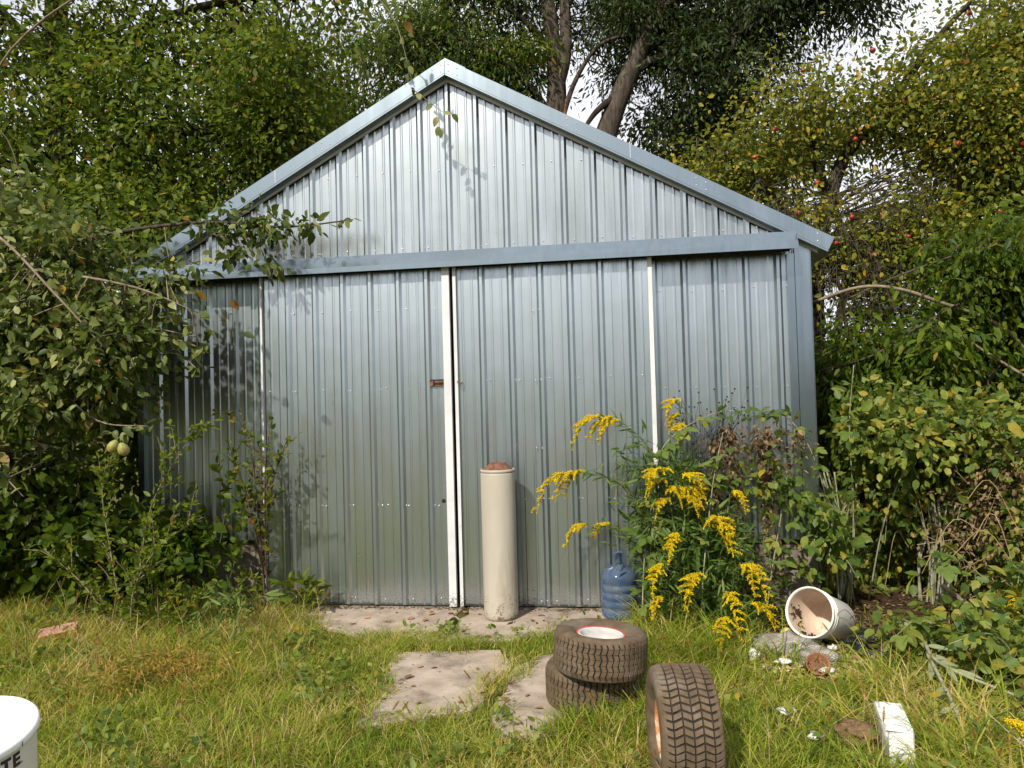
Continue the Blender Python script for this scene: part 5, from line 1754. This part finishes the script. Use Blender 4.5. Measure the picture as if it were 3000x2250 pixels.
def bramble(pts, label, n, r=0.006, mat="cane", start=0.25, size=1.0, spread=0.06):
    base = pts[0]
    o = empty("bramble_cane", base, label, "bramble", "bramble canes right of the doors")
    q = spline(pts, 8)
    b = MB()
    b.tube(q, taper(r, r * 0.4, len(q)), 6)
    b.build("cane", M[mat], o)
    for k in range(n):
        i = int((start + (1 - start) * (k + random.random()) / n) * (len(q) - 2))
        p = q[i]
        t = (q[i + 1] - q[max(i - 1, 0)]).normalized()
        d = t * 0.3 + Vector((random.gauss(0, .8), random.gauss(-.35, .7), random.gauss(-.1, .4)))
        d.normalize()
        leaf_part(random.choice(tri_leaf), o, p + d * random.uniform(0, spread), d + Vector((0, 0, -.25)), (random.gauss(-.1, .3), random.gauss(-.4, .3), 1), size * .8 * random.uniform(.7, 1.25))
    return o


bramble([(1.50, -.62, -.03), (1.48, -.62, .3), (1.52, -.60, .75), (1.60, -.52, 1.2), (1.95, -.35, 1.42), (2.30, -.3, 1.45)], "long pale bramble cane arching over the goldenrod towards the corner", 26)
bramble([(1.42, -.72, -.03), (1.43, -.70, .25), (1.46, -.64, .55), (1.52, -.58, .75)], "short bramble cane with broad leaves in front of the blue jug", 20, size=1.25)
bramble([(1.78, -.85, -.03), (1.82, -.78, .4), (1.92, -.6, .95), (2.02, -.45, 1.3)], "straight white bramble cane crossing the goldenrod clump", 8, r=.005, start=.5)
bramble([(2.22, -.62, -.03), (2.30, -.48, .3), (2.42, -.3, .7), (2.50, -.2, 1.0)], "bare white cane rising just left of the tipped bucket", 16, r=.006, start=.35, size=1.2)
bramble([(2.86, -.05, -.03), (2.80, -.15, .6), (2.66, -.2, 1.15), (2.45, -.22, 1.42), (2.2, -.24, 1.38)], "bramble cane bowing left across the corner trim", 30)
bramble([(2.95, .0, -.03), (2.98, -.05, .7), (2.96, -.1, 1.3), (3.0, -.12, 1.75)], "upright bramble cane with a pale withered tip beside the corner", 24)
bramble([(3.0, .05, -.03), (2.85, -.2, .45), (2.68, -.35, .62), (2.58, -.45, .50)], "bramble cane drooping behind the tipped bucket with round leaves", 22, size=1.2)
bramble([(3.10, .1, -.03), (3.2, -.1, .7), (3.45, -.2, 1.2), (3.9, -.3, 1.25), (4.3, -.4, 1.05)], "bramble cane arching right over the dark soil", 34)
bramble([(3.6, .05, -.03), (3.65, -.1, .6), (3.8, -.25, 1.0), (4.1, -.4, 1.2)], "bramble cane rising from the stem bundle above the pipe", 30)
bramble([(3.5, -.2, -.03), (3.45, -.4, .35), (3.38, -.6, .5), (3.3, -.75, .40)], "small bramble cane nodding over the bare soil", 14)
bramble([(3.75, -.55, -.03), (3.72, -.8, .35), (3.62, -1.0, .52), (3.5, -1.2, .45)], "leafy bramble cane leaning before the black pipe", 24)
bramble([(2.78, -.02, -.03), (2.74, -.25, .35), (2.80, -.42, .42), (2.86, -.5, .30)], "bramble shoot dangling above the tipped bucket rim", 9, r=.004)
bramble([(3.3, -1.6, -.03), (3.25, -1.62, .2), (3.1, -1.7, .32), (2.9, -1.75, .28)], "low bramble shoot sprawling over the grass at right", 22, r=.004, start=.1)
bramble([(3.05, -1.25, -.03), (3.0, -1.3, .18), (2.9, -1.35, .28), (2.75, -1.45, .22)], "low bramble shoot with yellowing leaves below the black bag", 16, r=.004, start=.1)
# bundle of bare cane bases
b = MB()
for k in range(13):
    x, y = 3.50 + random.uniform(-.06, .09), 0.0 + random.uniform(-.08, .08)
    b.tube(spline([(x, y, -.04), (x + random.uniform(-.02, .06), y, .35), (x + random.uniform(-.08, .2), y - .05, .75)], 4), taper(.009, .006, 9), 6)
for k in range(12):
    x, y = 3.0 + random.uniform(-.09, .09), 0.22 + random.uniform(-.06, .06)
    b.tube(spline([(x, y, -.04), (x + random.uniform(-.08, .08), y, .4), (x + random.uniform(-.3, .2), y - .05, .95)], 4), taper(.009, .006, 9), 6)
tag(b.build("cane_bundle", M["cane"]), kind="stuff")
stuff_leaves("bramble_foliage", [(2.35, -.27, 1.32, .40, .07, .12, 1.4), (2.52, -.3, 1.0, .16, .08, .3, 1.0), (2.0, -.33, 1.0, .25, .07, .35, 1.2), (2.62, -.35, .65, .15, .1, .3, .8), (1.75, -.4, 1.15, .2, .06, .15, .5), (2.55, -.22, .28, .2, .08, .2, .9)],
             66, 11, .07, .070, .048, "leaf_bramble", tint=(.34, .2), yellow=.05, droop=.7, tpl=T_OVAL, up=.6)
stuff_leaves("bramble_thicket", [(3.4, .25, .95, .45, .3, .42, 2.2), (4.1, .1, .95, .6, .35, .4, 3), (4.9, .1, .9, .6, .4, .6, 2), (4.4, -.3, .55, .55, .3, .35, 2.2), (3.15, .1, 1.25, .3, .2, .3, 1), (3.9, .5, .5, .7, .2, .4, 1.2), (5.2, -.4, .5, .7, .4, .5, 1.4), (3.85, -1.05, .2, .5, .4, .16, 1.4), (3.25, -1.35, .12, .35, .35, .12, 1.0), (3.4, -1.9, .12, .3, .3, .12, .6), (3.5, -.1, 1.3, .5, .25, .2, 1.2)],
             820, 30, 0.12, 0.064, 0.044, "leaf_bramble", tint=(0.46, 0.28), yellow=0.12, droop=0.6, tpl=T_OVAL, up=0.8)
stuff_leaves("dead_foliage", [(4.2, -.30, .80, .55, .2, .30, 3), (3.75, -.1, .72, .25, .15, .25, 1.2), (4.6, -.5, .55, .4, .2, .3, 1.3)],
             150, 26, 0.13, 0.036, 0.02, "leaf_brown", tint=(0.6, 0.25), yellow=0.0, droop=0.8)
b = MB()
for k in range(90):
    x, y, z = random.uniform(3.3, 4.9), random.uniform(-.75, .1), random.uniform(0.0, .9)
    dx = random.uniform(-.4, .4)
    s = spline([(x, y, z), (x + dx * .5, y - .05, z + random.uniform(0, .2)), (x + dx, y - .1, z + random.uniform(-.35, .35))], 4)
    b.tube(s, taper(.0032, .0018, len(s)), 4, caps=False)
tag(b.build("dry_stems", M["straw"]), kind="stuff")


# dried brown vines hanging in front of the right wall
def dried_vine(pts, label, n, seed):
    base = pts[-1]
    o = empty("dried_vine", (base[0], base[1], -.03), label, "dried vine", "dried vines on the right wall")
    q = spline(pts, 8)
    b = MB()
    b.tube(q, 0.004, 5)
    for k in range(4):
        s = [p + Vector((random.gauss(0, .018), random.gauss(0, .012), 0)) for p in q[::3]]
        b.tube(spline(s, 3), 0.002, 4, caps=False)
    b.build("stem", M["bark"], o)
    C = [tuple(q[random.randint(0, len(q) - 1)] + Vector((random.gauss(0, .012), random.gauss(0, .012), 0))) for _ in range(n)]
    foliage("foliage", o, None, 0, 9, 0.024, 0.034, 0.02, "leaf_brown", (0.45, 0.25), 0.0, 1.6, centres=C)
    return o


dried_vine([(2.08, -.30, 1.32), (2.10, -.31, 1.0), (2.12, -.33, .6), (2.13, -.36, .2), (2.14, -.38, -.03)], "thick curtain of dried brown vine nearest the goldenrod", 130, 1)
dried_vine([(2.33, -.28, 1.30), (2.34, -.29, .9), (2.35, -.31, .5), (2.35, -.33, -.03)], "thin column of dried brown vine left of the corner trim", 85, 2)
dried_vine([(1.98, -.30, 1.25), (1.99, -.31, .95), (1.97, -.33, .65)], "short wisp of dried brown vine above the goldenrod", 36, 3)
C = [(random.uniform(2.0, 2.6), random.uniform(-.34, -.27), random.gauss(1.22, .10)) for _ in range(50)]
foliage("dead_foliage", None, None, 0, 10, 0.045, 0.034, 0.02, "leaf_brown", (0.45, 0.25), 0.0, 1.0, centres=C)

# dark seed-head plant
sp = empty("seedhead_plant", (1.92, -0.28, -0.03), "dead plant with tiny dark seed heads before the right wall", "dead plant")
b, hd = MB(), MB()
for k in range(46):
    x0, z0 = 1.90 + random.gauss(0, .05), random.uniform(.8, 1.25)
    e = Vector((1.92 + random.uniform(-.22, .30), -.29 + random.gauss(0, .03), random.uniform(1.32, 1.62)))
    s = spline([(x0, -.28, z0), Vector((x0, -.28, z0)).lerp(e, .6) + Vector((random.gauss(0, .03), 0, -.03)), e], 3)
    b.tube(s, taper(.0024, .0012, len(s)), 4, caps=False)
    hd.lathe([(0.0001, -.004), (.006, -.002), (.007, .003), (.003, .008), (0.0001, .009)], 6, M=Matrix.Translation(e))
for k in range(5):
    b.tube(spline([(1.92 + .02 * k, -.27, -.03), (1.90 + .02 * k, -.28, .6), (1.88 + .03 * k, -.28, 1.1)], 4), taper(.005, .003, 9), 5)
b.build("stem", M["bark"], sp)
hd.build("seed_heads", M["dark"], sp, "stuff")

# pale broken branch with silvery leaves
fb = empty("fallen_branch", (3.30, -2.15, 0.0), "pale broken branch with limp silvery leaves lying at right", "branch")
b = MB()
q1 = spline([(3.01, -1.03, .17), (2.95, -1.30, .16), (2.88, -1.62, .16), (2.96, -1.76, .13), (3.10, -1.90, .10), (3.30, -2.05, .06)], 6)
b.tube(q1, taper(.011, .006, len(q1)), 7)
q2 = spline([(2.89, -1.50, .15), (2.83, -1.80, .13), (2.77, -2.10, .10), (2.70, -2.40, .05)], 6)
b.tube(q2, taper(.010, .006, len(q2)), 7)
q3 = spline([(2.90, -1.05, .18), (3.01, -1.06, .17), (3.16, -1.08, .19)], 5)
b.tube(q3, taper(.005, .004, len(q3)), 6)
q4 = spline([(2.95, -1.30, .16), (3.08, -1.38, .16), (3.22, -1.50, .13)], 5)
b.tube(q4, taper(.005, .003, len(q4)), 6)
b.build("stem", M["cane"], fb)
sl = [oval_leaf_mesh("silver_leaf", 0.14, 0.040, "leaf_silver", bd, .25) for bd in (.3, .1, .5)]
for q, n in ((q1, 7), (q2, 6), (q3, 2), (q4, 3)):
    for k in range(n):
        i = random.randint(1, len(q) - 2)
        t = (q[i + 1] - q[i - 1]).normalized()
        leaf_part(random.choice(sl), fb, q[i], t * .5 + Vector((random.gauss(0, .7), random.gauss(0, .5), random.uniform(-.15, .25))), (random.gauss(0, .5), -.4, .8), random.uniform(.7, 1.1))

# ------------------------------------------------------------------ fallen leaves on the concrete
def curled():
    vs, fs = [], []
    for j in range(5):
        y = j / 4
        w = [0.05, .42, .5, .34, .04][j] * 0.030
        for i in range(3):
            x = (i - 1) * w
            vs.append((x, y * .045, .004 * abs(i - 1) * (1 - .4 * y) + .005 * math.sin(y * 3)))
    for j in range(4):
        for i in range(2):
            a = j * 3 + i
            fs.append((a, a + 1, a + 4, a + 3))
    me = bpy.data.meshes.new("dead_leaf")
    me.from_pydata(vs, [], fs)
    me.materials.append(M["dead_leaf"])
    return me


dl = curled()
spots = []
for poly, n, lab in ((APRON_A, 15, "curled brown leaf on the concrete apron left of the tank"), (APRON_B, 12, "curled brown leaf on the concrete apron right of the tank"),
                     (PAD_A, 13, "curled brown leaf on the middle concrete pad"), (PAD_B, 7, "curled brown leaf on the concrete pad beside the stacked tyres")):
    xs = [p[0] for p in poly]
    ys = [p[1] for p in poly]
    c = 0
    while c < n:
        x, y = random.uniform(min(xs), max(xs)), random.uniform(min(ys), max(ys))
        if not inside(poly, np.array([x]), np.array([y]))[0] or y > -.16 or math.hypot(x - .418, y + .375) < .15 or math.hypot(x - 1.12, y + 1.8) < .27 or math.hypot(x - 1.275, y + .305) < .15:
            continue
        o = bpy.data.objects.new("fallen_leaf", dl)
        COL.objects.link(o)
        o.location = (x, y, -.0165)
        s = random.uniform(.6, 1.35)
        o.scale = (s * random.uniform(.8, 1.3), s, s)
        o.rotation_euler = (random.uniform(-.15, .15), random.uniform(-.3, .3), random.uniform(0, 6.28))
        tag(o, lab, "leaf", "fallen leaves on the concrete")
        c += 1
# crumbs of leaf litter swept against the doors and slab edges
def litter(name, X, Y, z, size, mat, tint):
    n = len(X)
    P = np.stack([X, Y, z + RNG.random(n) * .006], 1)
    D = RNG.normal(size=(n, 3)) * np.array([1, 1, .25])
    V, F, k = leaf_arrays(P, D, RNG.normal(size=(n, 3)) * .4 + np.array([0, 0, 1.0]), size * (.5 + RNG.random(n)), size * .5 * (.5 + RNG.random(n)), T_KITE)
    o = link(name, tri_mesh(name, V, F, np.repeat(np.clip(tint + .25 * RNG.normal(size=n), 0, 1), k)), M[mat])
    return tag(o, kind="stuff")


n = 900
litter("leaf_litter", RNG.uniform(-1.2, 1.5, n), -.14 - np.abs(RNG.normal(size=n)) * .035, -.017, .018, "leaf_brown", .35)
n = 500
lx, ly = RNG.uniform(-.8, 1.5, n), RNG.uniform(-2.2, -.2, n)
okm = np.zeros(n, bool)
for poly in (APRON_A, APRON_B, PAD_A, PAD_B):
    okm |= inside(poly, lx, ly)
litter("leaf_litter", lx[okm], ly[okm], -.017, .012, "leaf_brown", .5)
n = 2600
lx, ly = RNG.uniform(2.0, 4.3, n), RNG.uniform(-1.1, .5, n)
okm = inside(SOIL, lx, ly)
litter("leaf_litter", lx[okm], ly[okm], np.array([gz(a, c) for a, c in zip(lx[okm], ly[okm])]) + .02, .03, "leaf_brown", .45)
n = 1500
lx, ly = RNG.normal(2.38, .30, n), RNG.normal(-1.08, .26, n)
litter("straw_litter", lx, ly, np.array([gz(a, c) for a, c in zip(lx, ly)]) + .02, .05, "grass", .97)
n = 500
lx, ly = RNG.normal(2.33, .22, n), RNG.normal(-1.08, .18, n)
litter("pale_litter", lx, ly, np.array([gz(a, c) for a, c in zip(lx, ly)]) + .025, .022, "leaf_silver_mass", .8)
n = 1200
lx, ly = RNG.uniform(-3.6, -1.5, n), RNG.uniform(-1.3, -.1, n)
litter("leaf_litter", lx, ly, np.array([gz(a, c) for a, c in zip(lx, ly)]) + .01, .03, "leaf_brown", .5)

# ------------------------------------------------------------------ grass
def blades(X, Y, H, Wd, tint, lean=0.5, az=None):
    """five-triangle curved blades"""
    n = len(X)
    Z = np.array([gz(a, c) for a, c in zip(X, Y)])
    az = RNG.random(n) * 2 * np.pi if az is None else az
    le = lean * (0.4 + 1.0 * RNG.random(n)) * H
    dirx, diry = np.cos(az), np.sin(az)
    fa = az + np.pi / 2 + RNG.normal(size=n) * .5
    sx, sy = np.cos(fa) * Wd / 2, np.sin(fa) * Wd / 2
    V = np.zeros((n, 7, 3))
    for i, (t, w) in enumerate(((0, 1.0), (.40, .95), (.75, .65))):
        cx = X + dirx * le * t ** 2
        cy = Y + diry * le * t ** 2
        cz = Z - .01 + H * (t - .28 * t * t * lean)
        V[:, 2 * i] = np.stack([cx - sx * w, cy - sy * w, cz], 1)
        V[:, 2 * i + 1] = np.stack([cx + sx * w, cy + sy * w, cz], 1)
    V[:, 6] = np.stack([X + dirx * le, Y + diry * le, Z - .01 + H * (1 - .28 * lean - .15 * RNG.random(n))], 1)
    F = np.array([(0, 1, 3), (0, 3, 2), (2, 3, 5), (2, 5, 4), (4, 5, 6)])
    Fa = (F[None] + (np.arange(n) * 7)[:, None, None]).reshape(-1, 3)
    return V.reshape(-1, 3), Fa, np.repeat(tint, 5)


def bare(X, Y, grow=0.0):
    """True where no grass stands"""
    m_ = np.zeros(len(X), bool)
    for poly in (APRON_A, APRON_B, PAD_A, PAD_B):
        cx = sum(p[0] for p in poly) / len(poly)
        cy = sum(p[1] for p in poly) / len(poly)
        pp = [(cx + (p[0] - cx) * .89, cy + (p[1] - cy) * .90) for p in poly]
        jit = np.array([mnoise.noise(Vector((a * 3.1, c * 3.1, 12))) for a, c in zip(X, Y)]) * .15
        m_ |= inside(pp, X + jit, Y + jit * .8)
    m_ |= (Y > -.66) & (X > -.75) & (X < 1.25)
    m_ |= inside(SOIL, X, Y) & (RNG.random(len(X)) > .04)
    m_ |= (Y > -.10) & (X > -2.75) & (X < 2.8)
    for x, y, r in ((1.118, -1.80, .235), (1.52, -2.68, .10), (-.36, -4.19, .16), (2.27, -.99, .20), (2.40, -1.16, .13), (2.58, -.82, .20), (2.33, -.84, .08), (-2.54, -1.12, .12), (-2.6, -1.25, .08), (2.79, -.98, .12), (2.46, -2.33, .10), (2.295, -2.26, .08), (2.34, -1.46, .10)):
        m_ |= (X - x) ** 2 + (Y - y) ** 2 < r * r
    m_ |= ((X - 2.38) ** 2 + (Y + 1.05) ** 2 < .50 ** 2) & (RNG.random(len(X)) < .72)
    m_ |= (np.abs((X - 2.45) * math.cos(R(-102)) + (Y + 2.27) * math.sin(R(-102))) < .2) & (np.abs(-(X - 2.45) * math.sin(R(-102)) + (Y + 2.27) * math.cos(R(-102))) < .06)
    return m_


def grass_field(name, n_tufts, per, xr, yr, hr, straw, wd=0.0042, lean=.7, thin=None, spread=.03):
    tx, ty = RNG.uniform(*xr, n_tufts), RNG.uniform(*yr, n_tufts)
    if thin is not None:
        k = thin(tx, ty) > RNG.random(n_tufts)
        tx, ty = tx[k], ty[k]
    nt_ = len(tx)
    patch = np.array([mnoise.noise(Vector((a * 1.3, c * 1.3, 7))) for a, c in zip(tx, ty)])
    th = RNG.uniform(hr[0], hr[1], nt_) * (1 + .35 * patch)
    tt = .43 + .18 * RNG.normal(size=nt_) + .40 * patch
    tt[RNG.random(nt_) < straw] += .36
    th *= .7 + .7 * RNG.random(nt_) ** 2
    i = np.repeat(np.arange(nt_), per)
    X = tx[i] + RNG.normal(size=len(i)) * spread
    Y = ty[i] + RNG.normal(size=len(i)) * spread
    k = ~bare(X, Y)
    X, Y, i = X[k], Y[k], i[k]
    az = np.arctan2(Y - ty[i], X - tx[i]) + RNG.normal(size=len(i)) * .8
    H = th[i] * (.55 + .6 * RNG.random(len(i)))
    V, F, t = blades(X, Y, H, wd * (.6 + .8 * RNG.random(len(i))), np.clip(tt[i] + .12 * RNG.normal(size=len(i)), 0, 1), lean, az)
    o = link(name, tri_mesh(name, V, F, t), M["grass"])
    return tag(o, kind="stuff")


# lawn before the shed, left and middle, then the ranker growth at right
grass_field("grass", 13000, 9, (-3.8, 1.9), (-3.7, -.12), (.06, .16), .34, .0040, .95)
grass_field("grass", 6000, 9, (1.2, 4.4), (-3.7, -.35), (.07, .20), .30, .0046, .9)
grass_field("grass", 1500, 10, (-3.6, -.8), (-2.0, -.15), (.10, .28), .48, .0046, .9)
grass_field("grass", 420, 14, (1.35, 2.3), (-1.3, -.35), (.14, .34), .16, .0060, .85)
grass_field("grass", 190, 12, (.80, 1.6), (-2.30, -1.98), (.12, .24), .2, .0050, .7)
grass_field("grass", 500, 9, (2.2, 4.0), (-3.2, -1.2), (.12, .30), .3, .0070, .9)
# dry thatch lying flat
n = 15000
X, Y = RNG.uniform(-3.8, 4.3, n), RNG.uniform(-3.6, -.2, n)
k = ~bare(X, Y)
X, Y = X[k], Y[k]
V, F, t = blades(X, Y, .035 + .03 * RNG.random(len(X)), np.full(len(X), .0032), np.clip(.9 + .1 * RNG.normal(size=len(X)), 0, 1), 3.6)
tag(link("thatch", tri_mesh("thatch", V, F, t), M["grass"]), kind="stuff")
# far field of coarser tufts behind the viewer and beside the shed
grass_field("grass", 2500, 8, (-9, 9), (-12, -3.7), (.08, .2), .3, .010, .8, spread=.06)
grass_field("grass", 1500, 8, (2.9, 9), (-.3, 8), (.15, .4), .3, .012, .8, spread=.06)

# foxtail heads
def foxtails(spots):
    V, F, T_ = [], [], []
    b = MB()
    base = 0
    for x, y, h in spots:
        z = gz(x, y)
        a = random.uniform(0, 6.28)
        tip = Vector((x + math.cos(a) * h * .3, y + math.sin(a) * h * .3, z + h))
        q = spline([(x, y, z - .02), (x + math.cos(a) * h * .06, y + math.sin(a) * h * .06, z + h * .6), tip], 4)
        b.tube(q, taper(.0016, .0011, len(q)), 4, caps=False)
        d = (q[-1] - q[-3]).normalized()
        L_ = random.uniform(.045, .075)
        for k in range(70):
            t = k / 70
            rr = .0055 * math.sin(math.pi * min(1, .15 + t * .85)) + .001
            an = k * 2.4
            o1 = d.orthogonal().normalized()
            o2 = d.cross(o1)
            p = tip + d * L_ * t
            out_ = (o1 * math.cos(an) + o2 * math.sin(an))
            e = p + out_ * rr * 1.9 + d * .009
            s_ = d.cross(out_) * .0016
            V += [tuple(p - s_), tuple(p + s_), tuple(e)]
            F.append((base, base + 1, base + 2))
            base += 3
            T_.append(random.random())
    tag(link("foxtail_grass", tri_mesh("foxtail_grass", np.array(V), np.array(F), T_), M["foxtail"]), kind="stuff")
    tag(b.build("foxtail_stalks", M["straw"]), kind="stuff")


sp_ = [(random.uniform(-2.9, -.7), random.uniform(-2.0, -.3), random.uniform(.14, .34)) for _ in range(110)]
sp_ += [(random.uniform(-1.4, 1.2), random.uniform(-2.9, -1.9), random.uniform(.10, .22)) for _ in range(40)]
sp_ += [(random.uniform(1.3, 3.2), random.uniform(-2.9, -1.0), random.uniform(.12, .30)) for _ in range(50)]
foxtails([s for s in sp_ if not bare(np.array([s[0]]), np.array([s[1]]))[0]])

# low broadleaf weeds in the turf
n = 2600
X, Y = RNG.uniform(-3.2, 4.2, n), RNG.uniform(-3.3, -.25, n)
dens = np.array([mnoise.noise(Vector((a * 2.1, c * 2.1, 21))) for a, c in zip(X, Y)])
k = (~bare(X, Y)) & ((dens > .12) | ((X > 2.3) & (RNG.random(n) < .6)))
X, Y = X[k], Y[k]
C = np.stack([X, Y, np.array([gz(a, c) for a, c in zip(X, Y)]) + .05 + .05 * RNG.random(len(X))], 1)
foliage("weeds", None, None, 0, 6, .03, .042, .026, "leaf_bramble", (.5, .2), .05, .1, centres=C, up=1.2, tpl=T_OVAL, zmin=-.03)
# dry, feathery old goldenrod lying in the turf at left
C = [(random.gauss(-1.35, .28), random.gauss(-1.75, .14), random.uniform(.03, .14)) for _ in range(150)]
foliage("dead_goldenrod", None, None, 0, 16, .04, .03, .006, "foxtail", (.35, .25), 0, .3, centres=C, zmin=-.02)

# ------------------------------------------------------------------ tree line behind the viewer and far beyond
def treeline(name, cx, cy, r, a0, a1, n, h, mat):
    a = RNG.uniform(a0, a1, n)
    a = a[(np.abs(a - R(270)) > R(1.7)) | (RNG.random(n) < .12)]
    n = len(a)
    rr = r + RNG.normal(size=n) * 1.5
    hh = h * (.75 + .3 * np.sin(a * 9) * np.cos(a * 4 + 1) + .12 * RNG.normal(size=n))
    P = np.stack([cx + rr * np.cos(a), cy + rr * np.sin(a), np.maximum(.1, hh * RNG.random(n) ** .8)], 1)
    D = RNG.normal(size=(n, 3))
    V, F, k = leaf_arrays(P, D, RNG.normal(size=(n, 3)), .55 * (.6 + .8 * RNG.random(n)), .42 * (.6 + .8 * RNG.random(n)), T_KITE)
    tag(link(name, tri_mesh(name, V, F, np.repeat(np.clip(.5 + .2 * RNG.normal(size=n), 0, .88), k)), M[mat]), kind="stuff")


treeline("treeline", 0, 0, 34, R(185), R(355), 16000, 4.6, "leaf_shade_dark")
treeline("treeline", 0, 6, 40, R(40), R(140), 9000, 4.5, "leaf_shade_dark")
